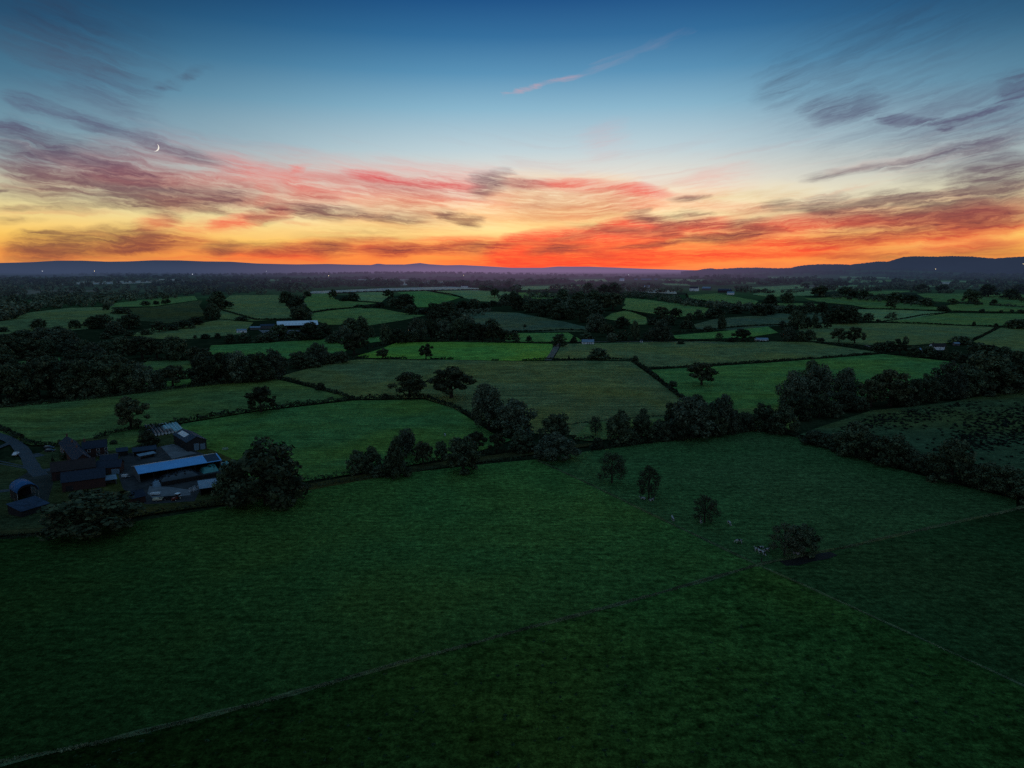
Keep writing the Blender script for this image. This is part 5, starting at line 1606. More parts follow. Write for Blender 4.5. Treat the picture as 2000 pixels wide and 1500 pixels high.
gable('front_barn', 'largest dark slate-roofed barn, nearest the broad-topped tree', 'barn', P, A, L, 10, 4.6, 3.0, BRICK, SLATE, doors=[(L * .08, L * .08 + 2.6, 2.8, BOARD)])
P, A, L = by_eave(142, 948, 227, 935, 2.6)
gable('lean_to', 'narrow pale blue sheet roof along the front of the dark barn', 'lean-to', P, A, L, 3.4, 2.6, .9, BLOCK, PALE_SHEET, mono=True, open_front=True)
P, A, L = by_eave(260, 882.5, 305, 877, 2.8)
gable('low_shed', 'low dark-roofed shed right of the lawn bush', 'shed', P, A, L, 6, 2.8, 1.3, BLOCK, DARK_SHEET, open_front=True)
P, A, L = by_eave(228, 882.5, 249, 880, 2.6)
gable('small_shed', 'small dark shed beside the brick wing and lawn', 'shed', P, A, L, 5, 2.6, 1.2, BOARD, DARK_SHEET, doors=[(1, 2, 2, BOARD)])
P, A, L = by_eave(273, 891, 303, 885, 1.9)
gable('calf_shelter', 'low pale-roofed shelter strip between the low shed and concrete yard', 'shelter', P, A, L, 2.6, 1.9, .35, BLOCK, PALE_SHEET, mono=True, open_front=True)
P, A, L = by_eave(391, 954.5, 434, 948.5, 3.4)
gable('open_shed', 'open-fronted shed with a ragged pale blue roof by the massive tree', 'shed', P, A, L, 8.5, 3.4, .9, BOARD, PALE_SHEET, mono=True, open_front=True)
P, A, L = by_eave(256, 974, 284, 967.5, 3.0)
gable('brick_store', 'small dark-roofed store beside the broad-topped tree', 'store', P, A, L, 6.5, 3.0, 2.0, BRICK, SLATE, doors=[(2, 3.2, 2.1, BOARD)])

# ---- the arched Dutch barn and its lean-to
P, A, L = by_eave(33, 968, 76, 959, 3.4)
o = empty('dutch_barn', P, A)
tag(o, 'arched blue sheet roof Dutch barn at the left edge of the farm', 'barn')
n = 14
arc = [(L / 2 - L / 2 * math.cos(math.pi * i / n), 4.2 + 3.2 * math.sin(math.pi * i / n)) for i in range(n + 1)]
prof = arc + [(u + (L / 2 - u) * .03, z - .16) for u, z in arc[::-1]]
MB().prism(prof, -.4, 10.4, 'y').build('roof', plain('faded_blue_sheeting', (0.035, 0.12, 0.27), .75, .15, vary=.35, scale=.5, stripes=('Y', 1.6)), o, True)
MB().prism([(u, z - .2) for u, z in arc] + [(L - .1, 4.0), (.1, 4.0)][:0] + [(L, 4.0), (0, 4.0)], 9.9, 10.0, 'y').build('gable_end', BOARD, o)
half = [(u, z - .2) for u, z in arc]
MB().prism(half + [(L * .93, 4.3)] + [(u * .86 + L * .07, 4.2 + (z - 4.2) * .62) for u, z in arc[::-1]] + [(L * .07, 4.3)], 0, .1, 'y').build('gable_end', BOARD, o)
for i, (x, y) in enumerate(((.15, .1), (L - .15, .1), (.15, 5), (L - .15, 5), (.15, 9.7), (L - .15, 9.7))):
    MB().box(x - .13, y - .13, -.1, x + .13, y + .13, 4.25).build('post', STEEL, o)
MB().box(.1, 9.6, 0, L - .1, 9.88, 4.0).box(.02, .4, 0, .14, 9.6, 4.0).build('wall', BOARD, o)
P, A, L = by_eave(41.5, 999, 95, 983, 2.6)
gable('lean_to_shed', 'rusty dark blue shed roof in front of the arched barn', 'shed', P, A, L, 8.5, 2.6, 1.6, BOARD, plain('stained_blue_sheeting', (0.035, 0.058, 0.095), .85, .1, .0, vary=.55, scale=.5, stripes=('X', 1.6)), mono=True)

# ---- silage clamp: sheeted heaps weighted with tyres
def heap(name, label, px4, ht, mat, cat='silage heap'):
    c = [W(*p) for p in px4]
    N, M = 22, 10
    v, f = [], []
    for i in range(N + 1):
        for j in range(M + 1):
            s, t = i / N, j / M
            p = c[0].lerp(c[1], s).lerp(c[3].lerp(c[2], s), t)
            e = min(1, 5 * min(s, 1 - s)) * (math.sin(math.pi * t) ** .55 if 0 < t < 1 else 0)
            v.append((p.x, p.y, p.z + ht * e * (1 + .12 * math.sin(s * 9 + t * 4)) + random.uniform(-.06, .06)))
    for i in range(N):
        for j in range(M):
            f.append((i * (M + 1) + j, (i + 1) * (M + 1) + j, (i + 1) * (M + 1) + j + 1, i * (M + 1) + j + 1))
    o = link(name, mesh_of(name, v, f, mat, True))
    tag(o, label, cat)
    return v, N, M


tyre_me = MB().torus((0, 0, 0), .34, .13).mesh('tyre', RUBBER, True)


def tyres(hv, count, label, group):
    v, N, M = hv
    for k in range(count):
        i, j = random.randint(1, N - 1), random.randint(2, M - 2)
        p = v[i * (M + 1) + j]
        t = link('tyre', tyre_me, None, (p[0] + random.uniform(-.4, .4), p[1] + random.uniform(-.4, .4), p[2] + .14), random.uniform(0, 3))
        t.rotation_euler = (random.uniform(-.2, .2), random.uniform(-.2, .2), 0)
        tag(t, label, 'tyre', group)


hv = heap('silage_heap', 'teal sheeted silage heap dotted with black tyres', [(396, 927), (429, 921), (425, 909), (386, 917)], 2.6, TEAL)
tyres(hv, 26, 'old black tyre lying on the left teal silage sheet', 'tyres on the left teal sheet')
hv = heap('silage_heap', 'right, smaller teal sheeted heap at the end of the clamp', [(430, 920), (455, 914), (448, 904), (424, 909)], 2.2, TEAL)
tyres(hv, 20, 'old black tyre lying on the smaller right teal sheet', 'tyres on the right teal sheet')
hv = heap('silage_heap', 'long dark sheeted silage clamp in front of the long blue barn', [(310, 945), (394, 928), (384, 917), (302, 934)], 2.4, BLACKSHEET)
tyres(hv, 44, 'old black tyre lying on the long dark silage sheet', 'tyres on the dark sheet')
hv = heap('silage_heap', 'small crumpled shiny sheeted heap at the left end of the clamp', [(297, 954), (318, 952), (311, 941), (295, 944)], 2.2, plain('crumpled_blue_sheet', (0.10, 0.15, 0.20), .3, .6, vary=.7, scale=1.2, bump=.8))
tyres(hv, 10, 'old tyre thrown on the small crumpled heap', 'tyres on the crumpled heap')
a, b = W(316, 951), W(424, 932)
o = empty('clamp_wall', a, math.atan2(b.y - a.y, b.x - a.x))
tag(o, 'long dark retaining wall in front of the sheeted silage clamp', 'wall')
Lw = (b - a).length
MB().box(0, 0, -.1, Lw, .3, 2.1).build('wall_panel', BOARD, o)
for i in range(11): MB().box(Lw * i / 10 - .1, -.22, -.1, Lw * i / 10 + .1, -.003, 2.25).build('post', BARK, o)

# ---- wrapped round bales, laid end to end in rows
def bale_meshes(mat):
    mb = MB()
    prof = [(-.62, .0), (-.62, .48), (-.55, .60), (.55, .60), (.62, .48), (.62, 0)]
    n = 14
    v, f = [], []
    for i in range(n):
        t = 2 * math.pi * i / n
        for (x, r) in prof[1:-1]: v.append((r * math.cos(t), x, .60 + r * math.sin(t)))
    m = 4
    for i in range(n):
        for j in range(m - 1): f.append((i * m + j, i * m + j + 1, ((i + 1) % n) * m + j + 1, ((i + 1) % n) * m + j))
    body = mesh_of('bale', v, f, mat, True)
    e = MB()
    for y in (-.622, .622):
        e.add([(.47 * math.cos(2 * math.pi * i / n), y, .60 + .47 * math.sin(2 * math.pi * i / n)) for i in range(n)], [tuple(range(n)) if y < 0 else tuple(range(n))[::-1]])
    return body, e.mesh('end_cap', BALEEND)


bl = {True: bale_meshes(BLACKWRAP), False: bale_meshes(BLUEWRAP)}
c0, c1, c2, c3 = W(297, 853), W(356, 843), W(343, 830), W(285, 835.5)
NC, NR = 10, 9
for i in range(NC):
    for j in range(NR):
        s, t = i / (NC - 1), j / (NR - 1)
        p = c0.lerp(c1, s).lerp(c3.lerp(c2, s), t)
        d = (c3 - c0).lerp(c2 - c1, s)
        black = j < 3 and i < 7 or i < 5
        bd, ec = bl[black]
        o = link('wrapped_bale', bd, None, (p.x, p.y, p.z + .08), math.atan2(d.y, d.x) - math.pi / 2)
        k = 1.45
        o.scale = (k * 1.08, (d.length / NR) / 1.26, k)
        link('end_cap', ec, o)
        if black: tag(o, 'black plastic wrapped round bale in the left rows behind the dark barn', 'bale', 'black wrapped bales')
        else: tag(o, 'pale blue wrapped round bale in the right rows behind the dark barn', 'bale', 'pale blue wrapped bales')

# ---- vehicles
def car(name, label, p, ang, paint, L=4.4, Wd=1.8, Ht=1.45, pickup=False):
    o = empty(name, (p.x, p.y, p.z + .12), ang)
    tag(o, label, 'car' if not pickup else 'pickup truck')
    hl = L / 2
    if pickup: prof = [(-hl, .35), (-hl, .95), (-.35, .98), (-.2, 1.62), (.85, 1.62), (1.25, 1.02), (hl - .1, .92), (hl, .6), (hl, .35)]
    else: prof = [(-hl, .35), (-hl, .85), (-hl + .12, .98), (-hl + .45, Ht - .04), (-.6, Ht), (.35, Ht - .03), (1.05, .98), (hl - .2, .84), (hl, .62), (hl, .35)]
    v = []
    n = len(prof)
    for y, ins in ((-Wd / 2, 0), (Wd / 2, 0)):
        for (x, z) in prof:
            tuck = .18 * max(0, (z - .95) / .5)
            v.append((x, y * (1 - tuck), z))
    f = [(i, (i + 1) % n, n + (i + 1) % n, n + i) for i in range(n)] + [tuple(range(n))[::-1], tuple(range(n, 2 * n))]
    me = mesh_of('body', v, f, paint)
    bm = bmesh.new(); bm.from_mesh(me)
    bmesh.ops.recalc_face_normals(bm, faces=bm.faces)
    bmesh.ops.bevel(bm, geom=bm.edges[:], offset=.05, segments=2, affect='EDGES', profile=.6)
    bm.to_mesh(me); bm.free()
    link('body', me, o)
    zt = 1.5 if pickup else Ht - .1
    for s in (-1, 1):
        y = s * (Wd / 2 * .93 + .0)
        x0, x1 = (-.15, .95) if pickup else (-hl + .6, .75)
        q = [(x0, y * 1.0, 1.02), (x1, y * 1.0, 1.02), (x1 - .35, y * .93, zt), (x0 + .12, y * .93, zt)]
        q2 = [(a, b - s * .03, c) for a, b, c in q]
        MB().add(q + q2, [(0, 1, 2, 3), (7, 6, 5, 4), (0, 4, 5, 1), (1, 5, 6, 2), (2, 6, 7, 3), (3, 7, 4, 0)]).build('side_window', GLASS, o)
        MB().box(hl - .03, s * .62 - .16, .62, hl + .04, s * .62 + .16, .78).build('headlight', LAMP_CLEAR, o)
        MB().box(-hl - .05, s * .68 - .12, .68, -hl + .02, s * .68 + .12, .9).build('tail_light', LAMP_RED, o)
        for x in (-hl + .8, hl - .85):
            w = MB().torus((0, 0, 0), .24, .1, 'y', 16, 6).build('wheel', RUBBER, o, True)
            w.location = (x, s * (Wd / 2 - .06), .32 - .12)
            MB().tube((0, -.05, 0), (0, .05, 0), .18, .18, 10).build('rim', STEEL, w)
    ws = [(1.03, -.66, 1.02), (1.03, .66, 1.02), (.5 if not pickup else .92, .58, zt), (.5 if not pickup else .92, -.58, zt)]
    ws = [(a + .05, b, c) for a, b, c in ws]
    MB().add(ws + [(a - .04, b, c - .03) for a, b, c in ws], [(0, 1, 2, 3), (7, 6, 5, 4), (0, 4, 5, 1), (1, 5, 6, 2), (2, 6, 7, 3), (3, 7, 4, 0)]).build('windscreen', GLASS, o)
    return o


p = W(31, 889)
car('parked_pickup', 'white pickup parked on the grass beside the farm road', p, math.radians(-72), WHITEPAINT, L=4.9, Wd=1.85, pickup=True)
p = W(96, 876.5); car('parked_car', 'farther of two dark cars beside the farmhouse garden', p, math.radians(8), DARKPAINT, L=4.7, Ht=1.55)
p = W(98, 882.5); car('parked_car', 'nearer of two dark cars beside the farmhouse garden', p, math.radians(10), DARKPAINT, L=4.5, Ht=1.45)

# tractor
p = W(345, 977)
o = empty('tractor', p, math.radians(-105))
tag(o, 'tractor with a tall glazed cab parked in the farmyard', 'tractor')
MB().box(-.35, -.42, .75, 2.2, .42, 1.55).box(2.202, -.36, .8, 2.4, .36, 1.45).build('bonnet', REDPAINT, o)
MB().box(-1.5, -.5, .7, -.352, .5, 1.2).box(-1.0, -.3, .45, 2.0, .3, .74).build('chassis', BOARD, o)
cab = MB()
for x in (-1.55, -.02):
    for y in (-.72, .72): cab.box(x - .05, y - .05, 1.202, x + .05, y + .05, 2.55)
cab.build('cab_frame', REDPAINT, o)
MB().box(-1.5, -.68, 1.25, -.08, .68, 2.5).build('cab_glass', GLASS, o)
MB().box(-1.72, -.82, 2.552, .12, .82, 2.72).build('cab_roof', WHITEPAINT, o)
MB().tube((1.2, .46, 1.2), (1.2, .46, 2.5), .06, .05, 8).build('exhaust', STEEL, o)
for s in (-1, 1):
    for (x, R, r) in ((-.95, .6, .22), (1.7, .38, .15)):
        w = MB().torus((0, 0, 0), R, r, 'y', 20, 8).build('wheel', RUBBER, o, True)
        w.location = (x, s * .95, R + r * .9)
        MB().tube((0, -.1, 0), (0, .1, 0), R * .75, R * .75, 12).build('rim', CREAM, w)
    MB().box(-1.6, s * .95 - .25, 1.62, -.3, s * .95 + .25, 1.69).build('mudguard', WHITEPAINT, o)


def trailer(label, p, ang, mat, L=3.6, Wd=1.9, ht=.5):
    o = empty('trailer', p, ang)
    tag(o, label, 'trailer')
    MB().box(0, 0, .7, L, Wd, .85).box(0, 0, .852, L, .06, .85 + ht).box(0, Wd - .06, .852, L, Wd, .85 + ht).box(0, .062, .852, .06, Wd - .062, .85 + ht).box(L - .06, .062, .852, L, Wd - .062, .85 + ht).build('bed', mat, o)
    MB().tube((L, Wd / 2, .75), (L + 1.3, Wd / 2, .55), .06, .05).build('drawbar', STEEL, o)
    for s in (-.05, Wd + .05):
        w = MB().torus((0, 0, 0), .3, .13, 'y').build('wheel', RUBBER, o, True)
        w.location = (L * .4, s, .43)
        MB().tube((0, -.06, 0), (0, .06, 0), .2, .2, 10).build('rim', STEEL, w)


trailer('pale flat trailer nearest the small dark store', W(293, 970), .15, WHITEPAINT)
trailer('cream trailer at the front edge of the yard', W(298, 981), .2, CREAM)
trailer('long dark trailer lying left of the tractor', W(311, 979), .25, BOARD, L=5.5)
trailer('small white cart in the gap left of the long blue barn', W(237, 935), .1, WHITEPAINT, L=2.4, Wd=1.5, ht=.9)
# white gates stacked on edge beside the open shed
for i in range(2):
    p = W(370 + 8 * i, 962 - i)
    o = empty('cattle_gate', p, math.radians(75))
    tag(o, ['left white tubular gate leaning beside the open shed', 'right white tubular gate nearest the open shed'][i], 'gate')
    for zz in (.3, .7, 1.1, 1.5, 1.9): MB().tube((0, 0, zz), (3.4, 0, zz), .05, .05).build('rail', WHITEPAINT, o)
    for xx in (0, 3.4): MB().tube((xx, 0, 0), (xx, 0, 2.1), .08, .08).build('upright', WHITEPAINT, o)
# ring feeder
p = W(440, 879)
o = empty('ring_feeder', p)
tag(o, 'round galvanised cattle feeder standing alone in the pasture', 'feeder')
for zz in (.15, .6, 1.1): MB().torus((0, 0, zz), 1.35, .05, 'z', 24, 6).build('ring', STEEL, o)
for i in range(14):
    t = 2 * math.pi * i / 14
    MB().tube((1.35 * math.cos(t), 1.35 * math.sin(t), 0), (1.35 * math.cos(t), 1.35 * math.sin(t), 1.15), .035, .035, 5).build('bar', STEEL, o)
# post at the meeting of the fence lines
p = W(1487, 1098)
o = empty('gatepost', p)
tag(o, 'lone dark gatepost where the four pastures meet', 'post')
MB().box(-.16, -.16, -.1, .16, .16, 1.5).build('shaft', BARK, o)
MB().add([(-.17, -.17, 1.502), (.17, -.17, 1.502), (.17, .17, 1.502), (-.17, .17, 1.502), (0, 0, 1.66)], [(0, 1, 4), (1, 2, 4), (2, 3, 4), (3, 0, 4), (3, 2, 1, 0)]).build('cap', BARK, o)

# ------------------------------------------------------------------ farther buildings
P, A, L = by_eave(541.5, 636, 621, 633.5, 5.0)
gable('far_barn', 'long barn with a glittering pale blue roof beyond the lush strip', 'barn', P, A, L, 26, 5.0, 6.0, BLOCK, plain('pale_blue_sheeting', (0.74, 0.86, 0.93), .5, .4, .0, vary=.15, scale=.15, stripes=('X', .5)), RIDGE_SHEET, open_front=True,
      lights=[(L * (i + .25) / 12, L * (i + .75) / 12, .12, .45, SKYLIGHT) for i in range(12)])
P, A, L = by_eave(509, 637, 537, 636, 4.5)
gable('far_shed', 'dull blue-roofed shed left of the glittering barn', 'shed', P, A, L, 16, 4.5, 2.4, BLOCK, DARK_SHEET)
P, A, L = by_eave(488, 640, 508, 639.5, 3.5)
gable('far_shed', 'small shed with a bright strip of roof left of the glittering barn', 'shed', P, A, L, 9, 3.5, 1.6, BLOCK, PALE_SHEET)
P, A, L = by_eave(462, 645.5, 481, 645, 3.5)
gable('far_shed', 'pale double-roofed shed, leftmost of the far farm', 'shed', P, A, L, 8, 3.5, 1.8, WHITEWASH, PALE_SHEET, RIDGE_SHEET, windows=[(2, 4, 1, 2), (8, 10, 1, 2)])
sheet('yard', [(505, 645), (600, 645), (620, 652), (560, 656), (520, 655)], CONCRETE, spacing=20)


def small(name, label, cat, x1, x2, y, eave, rise, D, wall, roof, **k):
    P, A, L = by_eave(x1, y, x2, y, eave)
    return gable(name, label, cat, P, A, L, D, eave, rise, wall, roof, **k)


small('cottage', 'low cottage with a blue-grey roof and white chimney by the lane end', 'cottage', 1137, 1160, 668, 2.8, 3.0, 7, WHITEWASH, PALE_SHEET, chimneys=[(9, 1.2)], windows=[(2, 3.2, 1, 2.1), (6, 7.2, 1, 2.1), (11, 12.2, 1, 2.1)], doors=[(8.5, 9.5, 2.1, BOARD)])
small('summerhouse', 'tiny white building at the edge of the trees by the round willow', 'shed', 1251, 1255.5, 665.5, 2.4, 1.2, 3, WHITEWASH, SLATE, doors=[(.6, 1.6, 2.0, BOARD)])
small('far_stable', 'low pale-roofed stable left of the feathery roadside tree clump', 'stable', 1478, 1501, 663, 3.0, 1.7, 8, WHITEWASH, PALE_SHEET, windows=[(3, 4.2, 1, 2), (8, 9.2, 1, 2)], doors=[(5.3, 6.5, 2.2, BOARD)])
small('far_cottage', 'blue-roofed bungalow among the right-hand trees', 'cottage', 1789, 1801, 684, 2.8, 2.2, 7, WHITEWASH, PALE_SHEET, windows=[(1, 2.2, 1, 2.1), (4, 5.2, 1, 2.1)])
small('brown_roofed_house', 'brown-roofed house with a white gable among the right-hand trees', 'house', 1822, 1850, 677, 4.0, 3.4, 8, WHITEWASH, TILE, windows=[(2, 3.2, 1, 2.2), (8, 9.2, 1, 2.2)], chimneys=[(2.5, 1.2)])
small('far_shed', 'small pale shed right of the brown-roofed house', 'shed', 1865, 1875, 671, 2.6, 1.3, 5, BLOCK, PALE_SHEET, doors=[(1, 2, 2, BOARD)])
small('white_house', 'bright white farmhouse on the rise in the far centre right', 'house', 1347, 1363, 563, 9.0, 5.0, 12, WHITEWASH, SLATE, chimneys=[(2, 1.6), (12, 1.6)], windows=[(3, 5, 1.5, 3.6), (14, 16, 1.5, 3.6), (3, 5, 5.4, 7.4), (14, 16, 5.4, 7.4)], doors=[(9, 10.6, 3.0, BOARD)])
small('far_barn', 'pale-roofed barn just right of the white farmhouse', 'barn', 1371, 1387, 563, 6, 5, 16, BLOCK, PALE_SHEET, far_roof=RIDGE_SHEET)
small('far_barn', 'dark wide barn with a white end, right of the white farmhouse', 'barn', 1402, 1428, 567, 7, 5, 18, BOARD, DARK_SHEET, far_roof=RIDGE_SHEET)
small('far_lean_to', 'low white lean-to at the foot of the dark wide barn', 'lean-to', 1420, 1434, 572, 5, 3.5, 10, WHITEWASH, PALE_SHEET, mono=True)
small('glasshouse', 'brightest small white roof in the far centre distance', 'shed', 1210, 1219, 546, 7, 6, 14, WHITEWASH, RIDGE_SHEET)
small('far_long_shed', 'left one of three pale sheds on the far plain', 'shed', 1239, 1245, 546, 6, 4.5, 10, BLOCK, PALE_SHEET, group='pale sheds on the far plain')
small('far_long_shed', 'middle, longest of three pale sheds on the far plain', 'shed', 1252, 1272, 546, 6, 4.5, 12, BLOCK, PALE_SHEET, group='pale sheds on the far plain')
small('far_long_shed', 'right one of three pale sheds on the far plain', 'shed', 1278, 1284, 546, 6, 4.5, 10, BLOCK, PALE_SHEET, group='pale sheds on the far plain')
small('far_house', 'blue-roofed house below the three pale sheds', 'house', 1258, 1273, 559, 4.5, 3.2, 12, WHITEWASH, PALE_SHEET, windows=[(3, 4.5, 1, 2.5), (9, 10.5, 1, 2.5)])
small('far_house', 'pale house showing above the central wood', 'house', 1172, 1181, 560, 4.5, 3, 9, WHITEWASH, SLATE, windows=[(2, 3.5, 1, 2.5)])
small('far_house', 'small pale house right of the one above the central wood', 'house', 1212, 1222, 560, 3.5, 2.5, 9, WHITEWASH, PALE_SHEET)
small('far_house', 'grey house by the far stubble strip right of centre-left', 'house', 902, 914, 559, 4.5, 3, 10, WHITEWASH, SLATE, windows=[(3, 4.5, 1, 2.5)])
small('lit_house', 'house with glowing orange windows among the copse trees', 'house', 797, 806, 641, 4.4, 2.6, 8, WHITEWASH, TILE, windows=[(.6, 1.8, .8, 2.0), (3.4, 4.6, .8, 2.0), (2.0, 3.2, 2.8, 3.9)], lit=[(.6, .8), (2.0, 2.8)], chimneys=[(1.5, 1.2)])
small('lit_house', 'small house with one lit window right of the glowing house', 'house', 825, 831, 644, 3.4, 2.2, 7, BRICK, TILE, windows=[(1, 2.2, .9, 2.0)], lit=[(1, .9)])

# far lit lamps on the plain
lamp_px = [(83, 530, 0, 'white lamp shining at far left under the hills'), (185, 530, 1, 'yellow lamp shining under the left hills'), (376, 536, 0, 'bright lamp above the left-hand far woods'),
           (642, 539, 1, 'orange lamp in the hazy trees left of centre'), (520, 530, 0, 'faint lamp right of the left hills'), (1228, 537, 0, 'faint lamp on the far plain in the centre'),
           (1827, 526, 1, 'small lamp at the foot of the right-hand hill'), (1998, 516, 1, 'lamp on the slope of the right-hand hill'), (905, 538, 1, 'dim lamp in the hazy wooded ridge')]
for (px, py, k, lb) in lamp_px:
    p = W(px, py + 3)
    m = mpp(p)
    if math.hypot(p.x, p.y) > 9000:
        d = ray(px, py + 3); t = 8200 / math.hypot(d.x, d.y)
        p = Vector((d.x * t, d.y * t, h(d.x * t, d.y * t))); m = mpp(p)
    top = max(6.0, CAM_H + ray(px, py).z / math.hypot(ray(px, py).x, ray(px, py).y) * math.hypot(p.x, p.y) - p.z)
    o = empty('yard_lamp', p)
    tag(o, lb, 'lamp')
    MB().tube((0, 0, -.5), (0, 0, top), .25, .18).build('pole', STEEL, o)
    s = m * (.50 if 'faint' not in lb and 'dim' not in lb else .34)
    bm = bmesh.new(); bmesh.ops.create_icosphere(bm, subdivisions=2, radius=s)
    me = bpy.data.meshes.new('lamp_head'); bm.to_mesh(me); bm.free(); me.materials.append(LAMPLIGHT if k else LAMPWHITE)
    l = link('lamp_head', me, o); l.location = (0, 0, top + s)

# ------------------------------------------------------------------ moon
d = ray(302.5, 287.5)
dist = 60000.0
R = 6.5 / FPX * dist
v, f = [], []
n = 24
ri, up = Vector((1, 0, 0)), Vector((0, 0, 1))
ri = up.cross(-d).normalized() * 1; ri = Vector((-d).cross(up)).normalized()
if ri.x < 0: ri = -ri
up = ri.cross(d).normalized()
if up.z < 0: up = -up
tilt = math.radians(-24)
rx = ri * math.cos(tilt) + up * math.sin(tilt); uy = up * math.cos(tilt) - ri * math.sin(tilt)
c = d * dist + Vector((0, 0, CAM_H))
for i in range(n + 1):
    t = -math.pi / 2 + math.pi * i / n
    for k in range(4):
        g = k / 3
        w = .70 + .30 * g
        x = R * w * math.cos(t)
        dpt = math.sqrt(max(0, 1 - (w * math.cos(t)) ** 2 - math.sin(t) ** 2)) * R
        v.append(c + rx * x + uy * (R * math.sin(t)) - d * dpt)
for i in range(n):
    for k in range(3): f.append((i * 4 + k, i * 4 + k + 1, i * 4 + 5 + k, i * 4 + 4 + k))
tag(link('crescent_moon', mesh_of('crescent_moon', v, f, glow('moonlight', (1.0, .93, .82), .95), True)), 'thin bright crescent moon low in the left-hand sky', 'moon')

# ------------------------------------------------------------------ cows
def hide():
    m, t = new_mat('black_and_white_hide')
    tc = t.node('ShaderNodeTexCoord'); oi = t.node('ShaderNodeObjectInfo')
    p = t.vmath('ADD', tc.outputs['Object'], t.vmath('MULTIPLY', t.comb(oi.outputs['Random'], oi.outputs['Random'], oi.outputs['Random']), (37.0, 53.0, 17.0)))
    n = t.noise(p, 1.5, 1.0, .4)
    x, y, z = t.sep(tc.outputs['Object'])
    leg = t.maprange(z, .55, .75)
    f = t.math('MULTIPLY', t.maprange(n, .50, .53), leg)
    c = t.mix(f, (.40, .39, .38, 1), (.016, .015, .015, 1))
    finish(t, principled(t, c, .8, .2).outputs[0], False)
    return m


HIDE = hide()
PINK = plain('udder_skin', (0.45, 0.28, 0.24), .6, .3, vary=.1)


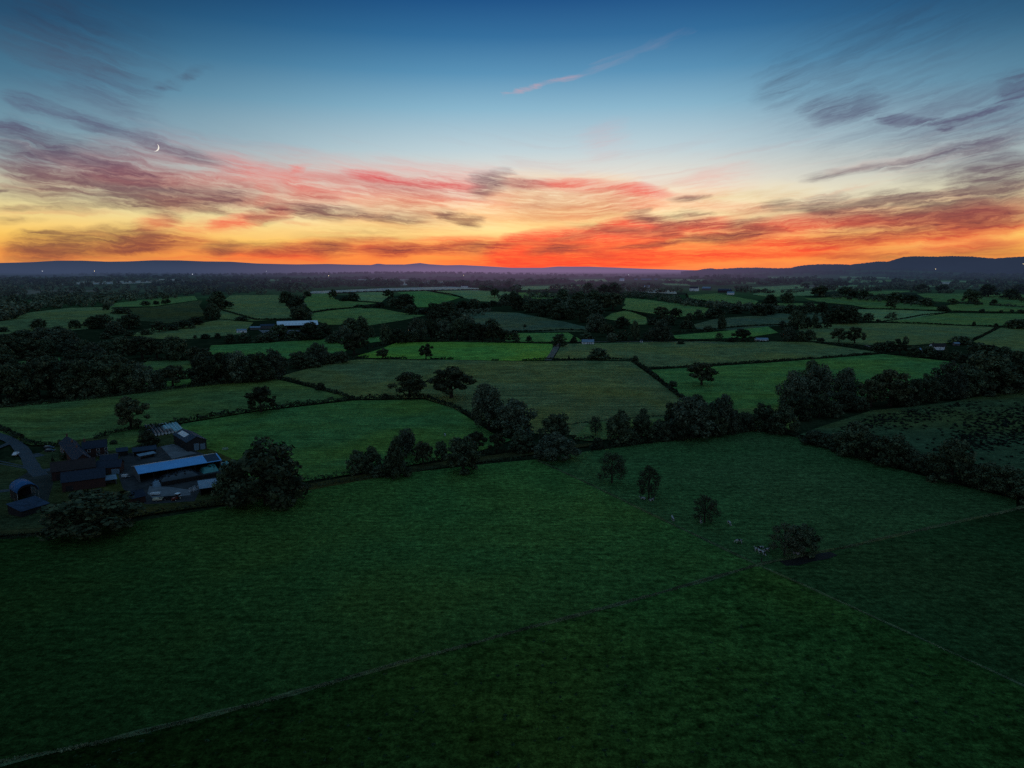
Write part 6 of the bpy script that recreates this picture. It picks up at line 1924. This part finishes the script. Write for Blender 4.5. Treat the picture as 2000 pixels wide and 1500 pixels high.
def cow_mesh(head):
    # joints: a shaped trunk, a neck that carries the head, jointed legs
    J, E = [], []
    def j(x, y, z, rx, ry): J.append(((x, y, z), (rx, ry))); return len(J) - 1
    hip = j(-.72, 0, 1.10, .30, .32)
    belly = j(-.25, 0, 1.02, .36, .40); chest = j(.35, 0, 1.00, .33, .40); sh = j(.70, 0, 1.12, .24, .30)
    E += [(hip, belly), (belly, chest), (chest, sh)]
    if head == 'graze': pts = [(.98, .92, .16), (1.18, .62, .13), (1.30, .38, .135), (1.42, .14, .09)]
    elif head == 'lie': pts = [(.95, 1.30, .16), (1.10, 1.48, .14), (1.28, 1.44, .13), (1.52, 1.28, .085)]
    else: pts = [(.96, 1.32, .16), (1.14, 1.48, .14), (1.32, 1.42, .135), (1.58, 1.24, .085)]
    pv = sh
    for (x, z, r) in pts:
        q = j(x, 0, z, r, r); E.append((pv, q)); pv = q
    hd = len(J) - 2
    for s in (-1, 1):
        q = j(J[hd][0][0] - .06, s * .24, J[hd][0][2] + .06, .045, .03); E.append((hd, q))
    tl = j(-.98, 0, 1.14, .06, .06); tl2 = j(-1.05, 0, .85, .03, .03); tl3 = j(-1.04, 0, .50, .045, .045)
    E += [(hip, tl), (tl, tl2), (tl2, tl3)]
    for s in (-1, 1):
        if head == 'lie':
            a = j(.52, s * .26, .62 + .1, .15, .15); b = j(.85, s * .36, .50, .09, .09); c = j(.55, s * .40, .46, .06, .06)
            E += [(sh, a), (a, b), (b, c)]
            a = j(-.62, s * .30, .75, .20, .20); b = j(-.25, s * .48, .58, .12, .12); c = j(-.75, s * .50, .47, .06, .06)
            E += [(hip, a), (a, b), (b, c)]
        else:
            a = j(.60, s * .20, .78, .15, .13); b = j(.64, s * .20, .44, .085, .08); c = j(.62, s * .20, .12, .06, .06); d_ = j(.66, s * .20, .02, .075, .07)
            E += [(sh, a), (a, b), (b, c), (c, d_)]
            a = j(-.66, s * .22, .86, .19, .16); b = j(-.56, s * .22, .66, .12, .11); c = j(-.82, s * .22, .42, .075, .07); d2 = j(-.76, s * .22, .10, .06, .06); e = j(-.72, s * .22, .02, .075, .07)
            E += [(hip, a), (a, b), (b, c), (c, d2), (d2, e)]
    me = bpy.data.meshes.new('cow_skeleton')
    dz = .42 if head == 'lie' else 0
    me.from_pydata([(p[0], p[1], p[2] - dz) for p, r in J], E, [])
    o = bpy.data.objects.new('cow_skeleton', me); COL.objects.link(o)
    o.modifiers.new('skin', 'SKIN'); s2 = o.modifiers.new('smooth', 'SUBSURF'); s2.levels = 1
    for sv, (p, r) in zip(me.skin_vertices[0].data, J): sv.radius = r
    me.skin_vertices[0].data[0].use_root = True
    dg = bpy.context.evaluated_depsgraph_get()
    out = bpy.data.meshes.new_from_object(o.evaluated_get(dg))
    bpy.data.objects.remove(o)
    out.materials.clear(); out.materials.append(HIDE)
    out.polygons.foreach_set('use_smooth', [True] * len(out.polygons))
    out.name = 'cow'
    return out


COWS = {k: cow_mesh(k) for k in ('stand', 'graze', 'lie')}
udder = bpy.data.meshes.new('udder')
bm = bmesh.new(); bmesh.ops.create_icosphere(bm, subdivisions=2, radius=.17, matrix=Matrix.Translation((-.42, 0, .64)) @ Matrix.Diagonal((1.2, 1, .85, 1)))
bm.to_mesh(udder); bm.free(); udder.materials.append(PINK)
for (px, py, kind, deg, lb) in [
    (1314, 1018, 'stand', 95, 'mostly white cow standing alone at the fence line'), (1369, 1023, 'stand', 80, 'pale cow standing at the foot of the open-branched young tree'),
    (1424, 1026, 'graze', -80, 'black cow grazing right of the open-branched young tree'), (1443, 1062, 'graze', 170, 'patched cow grazing between the tree and the cow cluster'),
    (1479, 1080, 'stand', 120, 'leftmost cow of the close cluster near the wide thin tree'), (1488, 1084, 'graze', -60, 'nearest cow of the close cluster near the wide thin tree'),
    (1497, 1080, 'stand', 20, 'rightmost cow of the close cluster near the wide thin tree'), (1486, 1076, 'stand', 200, 'farthest cow of the close cluster near the wide thin tree'), (1555, 1084, 'lie', 150, 'dim cow lying under the dense round tree at the shaded corner'),
    (1272, 979, 'lie', 20, 'dark cow lying under the slender upright young tree'), (1256, 976, 'lie', 170, 'second dark cow lying left of the slender tree trunk'),
    (869, 852, 'graze', -75, 'black and white cow alone in the pasture behind the near trees')]:
    p = W(px, py)
    o = link('cow', COWS[kind], None, (p.x, p.y, p.z + .21), math.radians(deg))
    o.scale = (1.12, 1.12, 1.12)
    tag(o, lb, 'cow', 'cows in the pasture')
    if kind != 'lie': link('udder', udder, o)
